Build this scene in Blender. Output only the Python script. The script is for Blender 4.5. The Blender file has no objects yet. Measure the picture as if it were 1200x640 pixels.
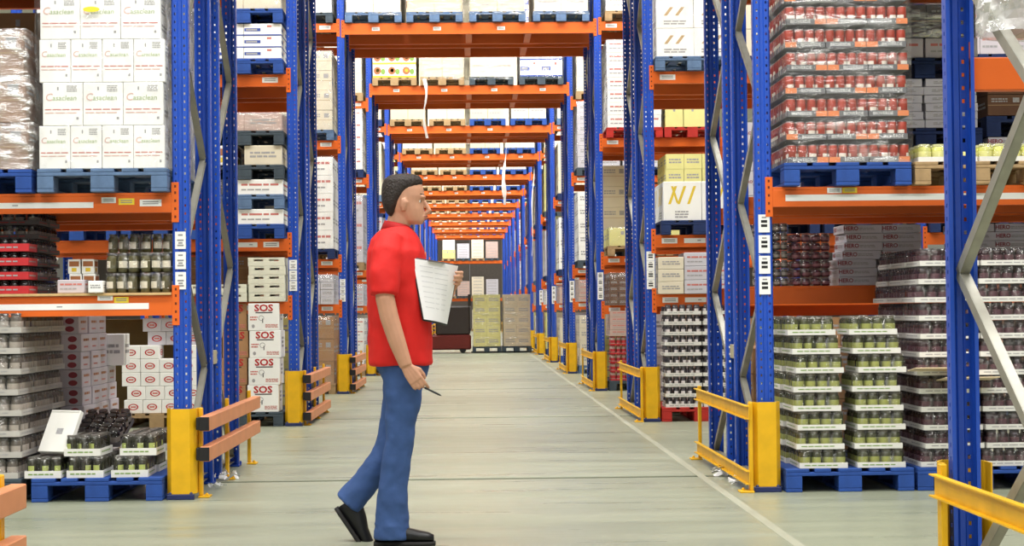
import bpy, math, random
from mathutils import Vector, Matrix

rnd = random.Random(11)
scene = bpy.context.scene
col = scene.collection

# ------------------------------------------------------------------ camera
FPX = 2059.1
CAM_H = 1.1454
YAW, PITCH, ROLL = (math.radians(v) for v in (1.3772, 1.2382, 0.6033))
fwd = Vector((math.sin(YAW) * math.cos(PITCH), math.cos(YAW) * math.cos(PITCH), math.sin(PITCH)))
rgt = Vector((math.cos(YAW), -math.sin(YAW), 0.0))
upv = rgt.cross(fwd)
cr = rgt * math.cos(ROLL) - upv * math.sin(ROLL)
cu = rgt * math.sin(ROLL) + upv * math.cos(ROLL)
cam_data = bpy.data.cameras.new('camera')
cam_data.sensor_width = 36.0
cam_data.lens = FPX / 1200.0 * 36.0
cam_data.clip_end = 300.0
cam = bpy.data.objects.new('camera', cam_data)
col.objects.link(cam)
M = Matrix((cr, cu, -fwd)).transposed().to_4x4()
M.translation = Vector((0, 0, CAM_H))
cam.matrix_world = M
scene.camera = cam


def at(px, py, Y):
    """world point on the plane Y=const behind a pixel of the 1200x640 frame"""
    v = fwd + cr * ((px - 600.0) / FPX) + cu * ((320.0 - py) / FPX)
    return Vector((0, 0, CAM_H)) + v * (Y / v.y)


# ------------------------------------------------------------------ world, exposure
world = bpy.data.worlds.new('hall_daylight')  # even ambient fill added to complement the ceiling lamps
scene.world = world
world.use_nodes = True
world.node_tree.nodes['Background'].inputs[0].default_value = (1.0, 0.985, 0.95, 1)
world.node_tree.nodes['Background'].inputs[1].default_value = 0.28
vs = scene.view_settings
vs.view_transform = 'Standard'
vs.look = 'None'
vs.gamma = 1.0
vs.use_curve_mapping = False
vs.exposure = 0.02
scene.cycles.max_bounces = 6
scene.cycles.diffuse_bounces = 4
scene.cycles.glossy_bounces = 3
scene.cycles.transparent_max_bounces = 24
scene.cycles.sample_clamp_indirect = 4.0

# rack rows: front plane of row k
Y1, PITCH_ROW = 11.0, 6.957
def rowY(k):
    return Y1 + PITCH_ROW * (k - 1)

LAST = 13
XL, XR = -1.80, 1.853
BAY = 2.8

# ceiling lamps, one long strip above every aisle
LAMP_Z = 8.6
LAMP_W = 1250.0
lamp_data = bpy.data.lights.new('ceiling_lamp_tube', 'AREA')
lamp_data.shape = 'RECTANGLE'
lamp_data.size = 15.0
lamp_data.size_y = 1.1
lamp_data.energy = LAMP_W
lamp_data.color = (1.0, 0.985, 0.955)
LAMP_YS = [rowY(k) - 2.3 for k in range(0, LAST + 2)]
for y in LAMP_YS:
    lo = bpy.data.objects.new('ceiling_lamp_tube', lamp_data)
    lo.location = (0, y, LAMP_Z - 0.03)
    col.objects.link(lo)

# ------------------------------------------------------------------ materials
MATS = {}


def lin(c):
    return tuple(((v / 255.0) / 12.92 if v / 255.0 <= 0.04045 else ((v / 255.0 + 0.055) / 1.055) ** 2.4) for v in c) + (1.0,)


def mat(name, rgb, rough=0.6, var=0.10, scale=9.0, rand=0.0, metallic=0.0, bump=0.0, bscale=40.0, spec=0.4, coat=0.0):
    if name in MATS:
        return MATS[name]
    m = bpy.data.materials.new(name)
    m.use_nodes = True
    nt = m.node_tree
    bs = nt.nodes['Principled BSDF']
    bs.inputs['Roughness'].default_value = rough
    bs.inputs['Metallic'].default_value = metallic
    bs.inputs['Specular IOR Level'].default_value = spec
    if coat:
        bs.inputs['Coat Weight'].default_value = coat
    c = lin(rgb)
    tc = nt.nodes.new('ShaderNodeTexCoord')
    no = nt.nodes.new('ShaderNodeTexNoise')
    no.inputs['Scale'].default_value = scale
    no.inputs['Detail'].default_value = 3.0
    nt.links.new(tc.outputs['Object'], no.inputs['Vector'])
    mr = nt.nodes.new('ShaderNodeMapRange')
    mr.inputs['From Min'].default_value = 0.25
    mr.inputs['From Max'].default_value = 0.75
    mr.inputs['To Min'].default_value = 1.0 - var
    mr.inputs['To Max'].default_value = 1.0 + var * 0.5
    nt.links.new(no.outputs[0], mr.inputs[0])
    fac = mr.outputs[0]
    if rand:
        oi = nt.nodes.new('ShaderNodeObjectInfo')
        m2 = nt.nodes.new('ShaderNodeMapRange')
        m2.inputs['To Min'].default_value = 1.0 - rand
        m2.inputs['To Max'].default_value = 1.0
        nt.links.new(oi.outputs['Random'], m2.inputs[0])
        mu = nt.nodes.new('ShaderNodeMath')
        mu.operation = 'MULTIPLY'
        nt.links.new(fac, mu.inputs[0])
        nt.links.new(m2.outputs[0], mu.inputs[1])
        fac = mu.outputs[0]
    vm = nt.nodes.new('ShaderNodeVectorMath')
    vm.operation = 'SCALE'
    vm.inputs[0].default_value = c[:3]
    nt.links.new(fac, vm.inputs['Scale'])
    nt.links.new(vm.outputs[0], bs.inputs['Base Color'])
    if bump:
        n2 = nt.nodes.new('ShaderNodeTexNoise')
        n2.inputs['Scale'].default_value = bscale
        nt.links.new(tc.outputs['Object'], n2.inputs['Vector'])
        bp = nt.nodes.new('ShaderNodeBump')
        bp.inputs['Strength'].default_value = bump
        bp.inputs['Distance'].default_value = 0.02
        nt.links.new(n2.outputs[0], bp.inputs['Height'])
        nt.links.new(bp.outputs[0], bs.inputs['Normal'])
    MATS[name] = m
    return m


def film_mat(name, milk, gloss, tint=(1, 1, 1), stretch=(1, 1, 1), rough=0.12, glint=None):
    """stretch film: mostly clear, wrinkled gloss, a little milky, glints painted as white streaks"""
    if name in MATS:
        return MATS[name]
    m = bpy.data.materials.new(name)
    m.use_nodes = True
    nt = m.node_tree
    nt.nodes.clear()
    out = nt.nodes.new('ShaderNodeOutputMaterial')
    tr = nt.nodes.new('ShaderNodeBsdfTransparent')
    gl = nt.nodes.new('ShaderNodeBsdfGlossy')
    gl.inputs['Roughness'].default_value = rough
    df = nt.nodes.new('ShaderNodeBsdfDiffuse')
    df.inputs['Color'].default_value = tint + (1,)
    tc = nt.nodes.new('ShaderNodeTexCoord')
    mp = nt.nodes.new('ShaderNodeMapping')
    mp.inputs['Scale'].default_value = stretch
    no = nt.nodes.new('ShaderNodeTexNoise')
    no.inputs['Scale'].default_value = 7.0
    no.inputs['Detail'].default_value = 5.0
    nt.links.new(tc.outputs['Object'], mp.inputs[0])
    nt.links.new(mp.outputs[0], no.inputs['Vector'])
    bp = nt.nodes.new('ShaderNodeBump')
    bp.inputs['Strength'].default_value = 0.9
    bp.inputs['Distance'].default_value = 0.05
    nt.links.new(no.outputs[0], bp.inputs['Height'])
    nt.links.new(bp.outputs[0], gl.inputs['Normal'])
    mr = nt.nodes.new('ShaderNodeMapRange')
    mr.inputs['From Min'].default_value = 0.42
    mr.inputs['From Max'].default_value = 0.72
    mr.inputs['To Min'].default_value = gloss * 0.35
    mr.inputs['To Max'].default_value = gloss * 1.6
    nt.links.new(no.outputs[0], mr.inputs[0])
    m1 = nt.nodes.new('ShaderNodeMixShader')
    mk = nt.nodes.new('ShaderNodeMapRange')
    mk.inputs['From Min'].default_value = 0.56
    mk.inputs['From Max'].default_value = 0.70
    mk.inputs['To Min'].default_value = milk
    mk.inputs['To Max'].default_value = milk if glint is None else glint  # wrinkle peaks whitened to paint glints into the film colour
    nt.links.new(no.outputs[0], mk.inputs[0])
    nt.links.new(mk.outputs[0], m1.inputs[0])
    nt.links.new(tr.outputs[0], m1.inputs[1])
    nt.links.new(df.outputs[0], m1.inputs[2])
    m2 = nt.nodes.new('ShaderNodeMixShader')
    nt.links.new(mr.outputs[0], m2.inputs[0])
    nt.links.new(m1.outputs[0], m2.inputs[1])
    nt.links.new(gl.outputs[0], m2.inputs[2])
    nt.links.new(m2.outputs[0], out.inputs['Surface'])
    MATS[name] = m
    return m


def upright_mat():
    """blue powder-coated steel with punched slots that are really open"""
    m = mat('blue_steel_punched', (30, 78, 186), 0.34, 0.08, 3.0, spec=0.5)
    nt = m.node_tree
    bs = nt.nodes['Principled BSDF']
    tc = nt.nodes.new('ShaderNodeTexCoord')
    sp = nt.nodes.new('ShaderNodeSeparateXYZ')
    nt.links.new(tc.outputs['Object'], sp.inputs[0])

    def mth(op, a, b=None):
        n = nt.nodes.new('ShaderNodeMath')
        n.operation = op
        for i, v in enumerate((a, b)):
            if v is None:
                continue
            if isinstance(v, (int, float)):
                n.inputs[i].default_value = v
            else:
                nt.links.new(v, n.inputs[i])
        return n.outputs[0]
    x, y, z = sp.outputs
    fz = mth('FRACT', mth('DIVIDE', z, 0.05))
    inz = mth('LESS_THAN', mth('ABSOLUTE', mth('SUBTRACT', fz, 0.5)), 0.15)
    ax = mth('ABSOLUTE', x)
    front = mth('MULTIPLY', mth('LESS_THAN', mth('ABSOLUTE', mth('SUBTRACT', ax, 0.029)), 0.0050), mth('LESS_THAN', mth('ABSOLUTE', y), 0.004))
    side = mth('MULTIPLY', mth('GREATER_THAN', ax, 0.05), mth('LESS_THAN', mth('ABSOLUTE', mth('SUBTRACT', y, 0.043)), 0.006))
    hole = mth('MULTIPLY', inz, mth('MAXIMUM', front, side))
    hole = mth('MULTIPLY', hole, mth('GREATER_THAN', z, 0.12))
    al = mth('SUBTRACT', 1.0, hole)
    nt.links.new(al, bs.inputs['Alpha'])
    # chipped paint
    mp = nt.nodes.new('ShaderNodeMapping')
    mp.inputs['Scale'].default_value = (16, 16, 5)
    nt.links.new(tc.outputs['Object'], mp.inputs[0])
    oi = nt.nodes.new('ShaderNodeObjectInfo')
    va = nt.nodes.new('ShaderNodeVectorMath')
    nt.links.new(mp.outputs[0], va.inputs[0])
    nt.links.new(oi.outputs['Location'], va.inputs[1])
    nz = nt.nodes.new('ShaderNodeTexNoise')
    nz.inputs['Scale'].default_value = 1.0
    nz.inputs['Detail'].default_value = 4.0
    nt.links.new(va.outputs[0], nz.inputs['Vector'])
    chip = mth('GREATER_THAN', nz.outputs[0], 0.735)
    old = bs.inputs['Base Color'].links[0].from_socket
    mx = nt.nodes.new('ShaderNodeMix')
    mx.data_type = 'RGBA'
    nt.links.new(chip, mx.inputs[0])
    nt.links.new(old, mx.inputs[6])
    mx.inputs[7].default_value = lin((186, 190, 200))
    nt.links.new(mx.outputs[2], bs.inputs['Base Color'])
    return m


# ------------------------------------------------------------------ mesh builder
class MB:
    def __init__(self):
        self.v, self.f, self.m = [], [], []

    def add(self, vs, fs, mi=0):
        o = len(self.v)
        self.v += [tuple(p) for p in vs]
        self.f += [tuple(o + i for i in f) for f in fs]
        self.m += [mi] * len(fs)

    def box(self, x0, x1, y0, y1, z0, z1, mi=0, ch=0.0):
        if ch <= 0:
            vs = [(x, y, z) for z in (z0, z1) for y in (y0, y1) for x in (x0, x1)]
            self.add(vs, [(0, 2, 3, 1), (4, 5, 7, 6), (0, 1, 5, 4), (2, 6, 7, 3), (0, 4, 6, 2), (1, 3, 7, 5)], mi)
            return
        c = ch
        vs = []
        idx = {}
        for sx in (0, 1):
            for sy in (0, 1):
                for sz in (0, 1):
                    X, Y, Z = (x0, x1)[sx], (y0, y1)[sy], (z0, z1)[sz]
                    dx, dy, dz = (c, -c)[sx], (c, -c)[sy], (c, -c)[sz]
                    for a, p in enumerate(((X, Y + dy, Z + dz), (X + dx, Y, Z + dz), (X + dx, Y + dy, Z))):
                        idx[(sx, sy, sz, a)] = len(vs)
                        vs.append(p)
        g = lambda *k: idx[k]
        fs = []
        for s in (0, 1):
            q = [(0, 0), (1, 0), (1, 1), (0, 1)]
            fx = [g(s, a, b, 0) for a, b in q]
            fy = [g(a, s, b, 1) for a, b in q]
            fz_ = [g(a, b, s, 2) for a, b in q]
            fs.append(fx if s else fx[::-1])
            fs.append(fy[::-1] if s else fy)
            fs.append(fz_ if s else fz_[::-1])
        for a in (0, 1):
            for b in (0, 1):
                e = [g(a, b, 0, 0), g(a, b, 1, 0), g(a, b, 1, 1), g(a, b, 0, 1)]
                fs.append(e if (a ^ b) else e[::-1])
                e = [g(a, 0, b, 0), g(a, 1, b, 0), g(a, 1, b, 2), g(a, 0, b, 2)]
                fs.append(e[::-1] if (a ^ b) else e)
                e = [g(0, a, b, 1), g(1, a, b, 1), g(1, a, b, 2), g(0, a, b, 2)]
                fs.append(e if (a ^ b) else e[::-1])
        for a in (0, 1):
            for b in (0, 1):
                for c2 in (0, 1):
                    t = [g(a, b, c2, 0), g(a, b, c2, 1), g(a, b, c2, 2)]
                    fs.append(t if (a + b + c2) % 2 else t[::-1])
        self.add(vs, fs, mi)

    def quad(self, a, b, c, d, mi=0):
        self.add([a, b, c, d], [(0, 1, 2, 3)], mi)

    def prism(self, prof, z0, z1, mi=0, closed=True, caps=True):
        n = len(prof)
        vs = [(x, y, z0) for x, y in prof] + [(x, y, z1) for x, y in prof]
        fs = [(i, (i + 1) % n, n + (i + 1) % n, n + i) for i in range(n if closed else n - 1)]
        if closed and caps:
            fs += [tuple(range(n - 1, -1, -1)), tuple(range(n, 2 * n))]
        self.add(vs, fs, mi)

    def lathe(self, prof, seg=10, c=(0, 0), mi=0, mats=None, phase=0.0):
        vs, fs, ms = [], [], []
        n = len(prof)
        for i in range(seg):
            a = 2 * math.pi * (i + phase) / seg
            for r, z in prof:
                vs.append((c[0] + r * math.cos(a), c[1] + r * math.sin(a), z))
        for i in range(seg):
            j = (i + 1) % seg
            for k in range(n - 1):
                self_m = mats(k, i) if mats else mi
                fs.append((i * n + k, j * n + k, j * n + k + 1, i * n + k + 1))
                ms.append(self_m)
        o = len(self.v)
        self.v += vs
        self.f += [tuple(o + q for q in f) for f in fs]
        self.m += ms
        if prof[-1][0] > 1e-6:
            self.add([(c[0] + prof[-1][0] * math.cos(2 * math.pi * (i + phase) / seg), c[1] + prof[-1][0] * math.sin(2 * math.pi * (i + phase) / seg), prof[-1][1]) for i in range(seg)], [tuple(range(seg))], mats(n - 2, 0) if mats else mi)

    def bar(self, p0, p1, w, h, up=(0, 0, 1), mi=0):
        p0, p1 = Vector(p0), Vector(p1)
        t = (p1 - p0).normalized()
        s = t.cross(Vector(up))
        s = s.normalized() if s.length > 1e-6 else Vector((1, 0, 0))
        n = s.cross(t).normalized()
        vs = []
        for p in (p0, p1):
            for a, b in ((-1, -1), (1, -1), (1, 1), (-1, 1)):
                vs.append(p + s * (a * w / 2) + n * (b * h / 2))
        self.add(vs, [(3, 2, 1, 0), (4, 5, 6, 7), (0, 1, 5, 4), (1, 2, 6, 5), (2, 3, 7, 6), (3, 0, 4, 7)], mi)

    def loft(self, pts, seg=14, mi=0, side=(0, 1, 0)):
        """pts: (x, y, z, r_side, r_other); rings perpendicular to the path"""
        n = len(pts)
        P = [Vector(p[:3]) for p in pts]
        vs = []
        for i in range(n):
            t = (P[min(i + 1, n - 1)] - P[max(i - 1, 0)]).normalized()
            b = t.cross(Vector(side))
            b = b.normalized() if b.length > 1e-6 else Vector((1, 0, 0))
            s = b.cross(t).normalized()
            for k in range(seg):
                a = 2 * math.pi * k / seg
                vs.append(P[i] + s * (pts[i][3] * math.cos(a)) + b * (pts[i][4] * math.sin(a)))
        fs = []
        for i in range(n - 1):
            for k in range(seg):
                j = (k + 1) % seg
                fs.append((i * seg + k, i * seg + j, (i + 1) * seg + j, (i + 1) * seg + k))
        fs.append(tuple(range(seg - 1, -1, -1)))
        fs.append(tuple((n - 1) * seg + k for k in range(seg)))
        self.add(vs, fs, mi)

    def mesh(self, name, mats, smooth=False):
        me = bpy.data.meshes.new(name)
        me.from_pydata(self.v, [], self.f)
        for m in mats:
            me.materials.append(m)
        me.polygons.foreach_set('material_index', self.m)
        if smooth:
            me.polygons.foreach_set('use_smooth', [True] * len(self.f))
        me.update()
        return me


def fix_normals(me):
    import bmesh
    bm = bmesh.new()
    bm.from_mesh(me)
    bmesh.ops.recalc_face_normals(bm, faces=bm.faces)
    bm.to_mesh(me)
    bm.free()
    return me


CACHE = {}


def cached(key, fn):
    if key not in CACHE:
        CACHE[key] = fn()
    return CACHE[key]


def ob(name, me, parent=None, loc=(0, 0, 0), rz=0.0, rot=None):
    o = bpy.data.objects.new(name, me)
    col.objects.link(o)
    o.location = loc
    if rot:
        o.rotation_euler = rot
    elif rz:
        o.rotation_euler = (0, 0, rz)
    if parent:
        o.parent = parent
    return o


def tag(o, label, cat, group=None):
    o['label'] = label
    o['category'] = cat
    if group:
        o['group'] = group
    return o


def thing(name, label, cat, loc=(0, 0, 0), rz=0.0, group=None):
    return tag(ob(name, None, None, loc, rz), label, cat, group)


def struct(o):
    o['kind'] = 'structure'
    return o


_T = {}


def text_geo(s, size, res=2, fat=0.0):
    """flat letter shapes of a string, centred on the origin, in the xy plane"""
    k = (s, res, fat)
    if k not in _T:
        cu_ = bpy.data.curves.new('lettering', 'FONT')
        cu_.body = s
        cu_.size = 1.0
        cu_.resolution_u = res
        cu_.offset = fat
        cu_.align_x = 'CENTER'
        cu_.align_y = 'CENTER'
        to = bpy.data.objects.new('lettering', cu_)
        col.objects.link(to)
        me = bpy.data.meshes.new_from_object(to)
        _T[k] = ([tuple(v.co) for v in me.vertices], [tuple(p.vertices) for p in me.polygons])
        bpy.data.objects.remove(to)
        bpy.data.curves.remove(cu_)
        bpy.data.meshes.remove(me)
    vs, fs = _T[k]
    return [(x * size, y * size) for x, y, z in vs], fs


def put_text(mb, s, size, origin, mi, face='front', eps=0.0012, bold=1.0):
    vs, fs = text_geo(s, size)
    ox, oy, oz = origin
    if face == 'front':
        pv = [(ox + x * bold, oy - eps, oz + y) for x, y in vs]
    elif face == 'right':
        pv = [(ox + eps, oy + x * bold, oz + y) for x, y in vs]
    else:
        pv = [(ox - eps, oy - x * bold, oz + y) for x, y in vs]
    mb.add(pv, fs, mi)


ORD = ['lowest', 'second', 'third', 'fourth', 'fifth', 'sixth', 'seventh', 'eighth', 'ninth', 'tenth', 'eleventh', 'twelfth', 'thirteenth']
ROWN = ['rack row beside the camera', 'first rack row', 'second rack row', 'third rack row', 'fourth rack row', 'fifth rack row', 'sixth rack row', 'seventh rack row', 'eighth rack row', 'ninth rack row', 'tenth rack row', 'eleventh rack row', 'twelfth rack row', 'thirteenth rack row', 'end rack']
# ------------------------------------------------------------------ floor with slab joints that carry painted rack shade, ceiling, far wall
def floor_mat():
    m = mat('concrete_floor', (170, 170, 150), 0.34, 0.05, 0.9, spec=0.45)
    nt = m.node_tree
    bs = nt.nodes['Principled BSDF']
    tc = nt.nodes.new('ShaderNodeTexCoord')
    mp = nt.nodes.new('ShaderNodeMapping')
    mp.inputs['Scale'].default_value = (0.35, 2.2, 1.0)
    no = nt.nodes.new('ShaderNodeTexNoise')
    no.inputs['Scale'].default_value = 1.6
    no.inputs['Detail'].default_value = 6.0
    geo = nt.nodes.new('ShaderNodeNewGeometry')
    nt.links.new(geo.outputs['Position'], mp.inputs[0])
    nt.links.new(mp.outputs[0], no.inputs['Vector'])
    rp = nt.nodes.new('ShaderNodeMapRange')
    rp.inputs['From Min'].default_value = 0.3
    rp.inputs['From Max'].default_value = 0.7
    rp.inputs['To Min'].default_value = 0.24
    rp.inputs['To Max'].default_value = 0.46
    nt.links.new(no.outputs[0], rp.inputs[0])
    nt.links.new(rp.outputs[0], bs.inputs['Roughness'])
    # trodden dirt and scuffs in the concrete
    n2 = nt.nodes.new('ShaderNodeTexNoise')
    n2.inputs['Scale'].default_value = 0.8
    n2.inputs['Detail'].default_value = 3.0
    n2.inputs['Roughness'].default_value = 0.5
    nt.links.new(mp.outputs[0], n2.inputs['Vector'])
    cr_ = nt.nodes.new('ShaderNodeValToRGB')
    cr_.color_ramp.elements[0].position = 0.32
    cr_.color_ramp.elements[0].color = lin((137, 142, 122))
    cr_.color_ramp.elements[1].position = 0.68
    cr_.color_ramp.elements[1].color = lin((151, 155, 135))
    nt.links.new(n2.outputs[0], cr_.inputs[0])
    nt.links.new(cr_.outputs[0], bs.inputs['Base Color'])
    return m


FLOOR = floor_mat()
JOINT_SHADE = mat('joint_shade_fill', (84, 84, 74), 0.8)  # joint fill, darkened to paint in the shade bands under the racks
mb = MB()
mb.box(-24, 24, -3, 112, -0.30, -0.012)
floor = struct(ob('floor', mb.mesh('floor', [JOINT_SHADE])))
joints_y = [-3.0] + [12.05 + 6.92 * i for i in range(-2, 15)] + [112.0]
joints_x = [-24, -13.0, -1.72 - 3.6, 1.60 + 3.7, 13.0, 24]
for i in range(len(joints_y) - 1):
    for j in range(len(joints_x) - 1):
        g = 0.055  # joints widened to hold the painted shade band
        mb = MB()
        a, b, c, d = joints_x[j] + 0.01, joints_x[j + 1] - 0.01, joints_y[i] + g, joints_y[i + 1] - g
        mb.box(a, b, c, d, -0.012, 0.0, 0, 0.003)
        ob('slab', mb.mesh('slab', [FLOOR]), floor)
mb = MB()
mb.box(1.545, 1.60, -2.5, 100.0, 0.0002, 0.0012)
LINE = mat('worn_floor_line', (166, 167, 148), 0.5, 0.12, 2.0)
ln = ob('floor_line', mb.mesh('floor_line', [LINE]), floor)
ln['label'] = 'worn pale line running along the passage floor'

CEIL = mat('ceiling_panels', (225, 225, 220), 0.7)
mb = MB()
for i in range(24):
    mb.box(-24 + 2 * i, -22 + 2 * i, -3, 112, 9.2 + 0.04 * (i % 2), 9.35, 0)
struct(ob('ceiling', mb.mesh('ceiling', [CEIL])))
mb = MB()
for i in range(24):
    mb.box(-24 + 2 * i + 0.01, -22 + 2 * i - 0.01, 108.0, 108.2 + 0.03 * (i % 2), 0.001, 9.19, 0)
struct(ob('wall_back', mb.mesh('wall_back', [mat('end_wall_shaded', (104, 96, 90), 0.8)])))  # wall colour darkened to paint shade into the gaps between end-rack loads
mb = MB()
for i in range(24):
    mb.box(-24 + 2 * i + 0.01, -22 + 2 * i - 0.01, -3.2 - 0.03 * (i % 2), -3.0, 0.001, 9.19, 0)
struct(ob('wall_front', mb.mesh('wall_front', [mat('wall_sheet', (205, 206, 203), 0.7)])))
for nm, x in (('wall_left', -24.1), ('wall_right', 24.0)):
    mb = MB()
    for i in range(37):
        mb.box(x, x + 0.1 + 0.02 * (i % 2), -3 + 3 * i + 0.01, 3 * i - 0.01, 0.001, 9.19, 0)
    struct(ob(nm, mb.mesh(nm, [MATS['wall_sheet']])))
# lamp housings
HOUS = mat('lamp_housing', (235, 235, 232), 0.5)
def lamp_mesh():
    mb = MB()
    mb.box(-7.5, 7.5, -0.55, 0.55, 0.05, 0.12, 0, 0.01)
    for x in (-5, 0, 5):
        mb.box(x - 0.01, x + 0.01, -0.01, 0.01, 0.12, 0.60, 0)
    return mb.mesh('housing', [HOUS])
for i, y in enumerate(LAMP_YS):
    t = thing('ceiling_lamp', f'long white ceiling lamp above the aisle in front of the {ROWN[i]}', 'lamp', (0, y, LAMP_Z), 0, 'lamps above the aisles')
    ob('housing', cached('lamp', lamp_mesh), t)

# ------------------------------------------------------------------ rack steel
BLUE = upright_mat()
BLUE_PLAIN = mat('blue_steel', (26, 70, 168), 0.4, 0.1, 4.0)
ZINC = mat('galvanised_brace', (158, 156, 145), 0.42, 0.15, 12.0, metallic=0.35)
ORANGE = mat('orange_beam', (232, 106, 32), 0.42, 0.07, 2.5, rand=0.06)
YELLOW = mat('yellow_guard', (236, 182, 22), 0.45, 0.16, 9.0, rand=0.05)
RAILW = mat('orange_brown_rail', (206, 134, 92), 0.5, 0.16, 5.0)
BLACK = mat('black_rubber', (28, 26, 28), 0.6)
TAGW = mat('white_tag', (244, 244, 242), 0.5, 0.02)
TAGY = mat('yellow_tag', (244, 214, 60), 0.5, 0.04)
TAGG = mat('grey_print', (150, 148, 150), 0.6)
INK = mat('black_ink', (30, 30, 32), 0.6)
BOARD = mat('shelf_chipboard', (206, 172, 120), 0.7, 0.15, 20)

UH = 7.4
UPROF = [(-0.038, 0.07), (-0.0525, 0.07), (-0.0525, 0.012), (-0.042, 0.0), (-0.016, 0.0), (-0.010, 0.007), (0.010, 0.007), (0.016, 0.0), (0.042, 0.0), (0.0525, 0.012), (0.0525, 0.07), (0.038, 0.07)]
DEPTH = 1.0


def upright_mesh():
    mb = MB()
    mb.prism(UPROF, 0.012, UH, 0, closed=False)
    return mb.mesh('upright', [BLUE])


def foot_mesh():
    mb = MB()
    mb.box(-0.06, 0.06, -0.045, 0.10, 0.0005, 0.012, 0, 0.002)
    for x in (-0.05, 0.05):
        mb.lathe([(0.011, 0.012), (0.011, 0.024), (0.006, 0.034)], 6, (x, -0.03))
    return mb.mesh('foot_plate', [BLUE_PLAIN])


def brace_mesh(kind, step):
    mb = MB()
    d = DEPTH - 0.10
    z = {'up': step, 'down': -step, 'flat': 0.0}[kind]
    p0, p1 = Vector((0, 0.05, 0)), Vector((0, 0.05 + d, z))
    t = (p1 - p0).normalized()
    s, n = Vector((1, 0, 0)), Vector((1, 0, 0)).cross(t)
    # open C channel: web and two lips
    for off, w, h in ((Vector((-0.018, 0, 0)), 0.004, 0.044), (n * 0.020, 0.036, 0.004), (-n * 0.020, 0.036, 0.004)):
        vs = [p + off + s * (a * w / 2) + n * (b * h / 2) for p in (p0, p1) for a, b in ((-1, -1), (1, -1), (1, 1), (-1, 1))]
        mb.add(vs, [(3, 2, 1, 0), (4, 5, 6, 7), (0, 1, 5, 4), (1, 2, 6, 5), (2, 3, 7, 6), (3, 0, 4, 7)])
    return fix_normals(mb.mesh('brace', [ZINC]))


UP_ME, FOOT_ME = upright_mesh(), foot_mesh()
BR = {(k, st): brace_mesh(k, st) for k in ('up', 'down', 'flat') for st in (0.70, 0.59)}


def spacer_mesh():
    mb = MB()
    mb.box(-0.03, 0.03, 0.002, DB - DEPTH - 0.002, 0, 0.095, 0, 0.003)
    return mb.mesh('row_spacer', [mat('beige_spacer', (176, 166, 138), 0.6)])


DB = 1.33          # start of the rear rack of a back-to-back row


def frame(X, Yf, label, first='up', step=0.70, spacer=False):
    """ladder frame: front upright faces -Y, rear one faces +Y, zigzag of C-channel braces"""
    t = thing('upright_frame', label, 'rack frame', (X, Yf, 0), 0, 'blue upright frames of the racks')
    ups = []
    for y, rz in ((0, 0), (DEPTH, math.pi)):
        u = ob('upright', UP_ME, t, (0, y, 0), rz)
        ob('foot_plate', FOOT_ME, u)
        ups.append(u)
    z, k = 0.09, first
    ob('brace', BR['flat', step], t, (0, 0, z - 0.035))
    while z < UH - step:
        ob('brace', BR[k, step], t, (0, 0, z if k == 'up' else z + step))
        z += step
        k = 'down' if k == 'up' else 'up'
    if spacer:
        ob('row_spacer', cached('spacer', spacer_mesh), t, (0, DEPTH, 0.80))
    return t, ups


def tag_strip(u, z0, n, style, x=0.0, w=0.066, h=0.108, gap=0.018):
    """white location tags stuck on an upright"""
    for i in range(n):
        def mk():
            mb = MB()
            mb.box(-w / 2, w / 2, -0.0016, 0.0, 0, h)
            e = -0.0024
            if style == 'bars':
                for za in (0.30, 0.54):
                    mb.quad((-w * .27, e, h * za), (w * .27, e, h * za), (w * .27, e, h * (za + .15)), (-w * .27, e, h * (za + .15)), 1)
                mb.quad((-w * .2, e, h * .80), (w * .2, e, h * .80), (w * .2, e, h * .88), (-w * .2, e, h * .88), 2)
            else:
                for za, a in ((0.16, .3), (0.3, .2), (0.46, .3), (0.76, .22)):
                    mb.quad((-w * a, e, h * za), (w * a, e, h * za), (w * a, e, h * (za + .09)), (-w * a, e, h * (za + .09)), 2)
            return mb.mesh('location_tag', [TAGW, INK, TAGG])
        o = ob('location_tag', cached(('tag', style, w, h), mk), u, (x, -0.0015, z0 - i * (h + gap) - h))
        if i == 0:
            o['label'] = 'white location tag'


def beam_mesh(L, h):
    def mk():
        mb = MB()
        # box beam with a small step along the top edge, as a closed profile swept along x
        prof = [(0.0, 0.0), (0.0, h - 0.022), (0.004, h - 0.018), (0.004, h - 0.003), (0.007, h), (0.048, h), (0.05, h - 0.004), (0.05, 0.004), (0.046, 0.0), (0.004, -0.0)]
        n = len(prof)
        vs = [(-L / 2, y, z) for y, z in prof] + [(L / 2, y, z) for y, z in prof]
        fs = [(i, (i + 1) % n, n + (i + 1) % n, n + i) for i in range(n)] + [tuple(range(n)), tuple(range(2 * n - 1, n - 1, -1))]
        mb.add(vs, fs)
        return fix_normals(mb.mesh('beam_rail', [ORANGE]))
    return cached(('beam', round(L, 3), round(h, 3)), mk)


def conn_mesh():
    mb = MB()
    mb.box(-0.004, 0.042, -0.006, -0.001, -0.115, 0.135, 0, 0.0015)
    mb.box(0.036, 0.042, -0.005, 0.055, -0.115, 0.135, 0)
    for z in (-0.08, -0.03, 0.02, 0.07, 0.11):
        mb.box(0.012, 0.024, -0.0066, -0.0058, z - 0.008, z + 0.008, 1)
    return mb.mesh('end_connector', [ORANGE, mat('connector_hole', (110, 40, 14), 0.7)])


CONN = conn_mesh()


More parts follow.
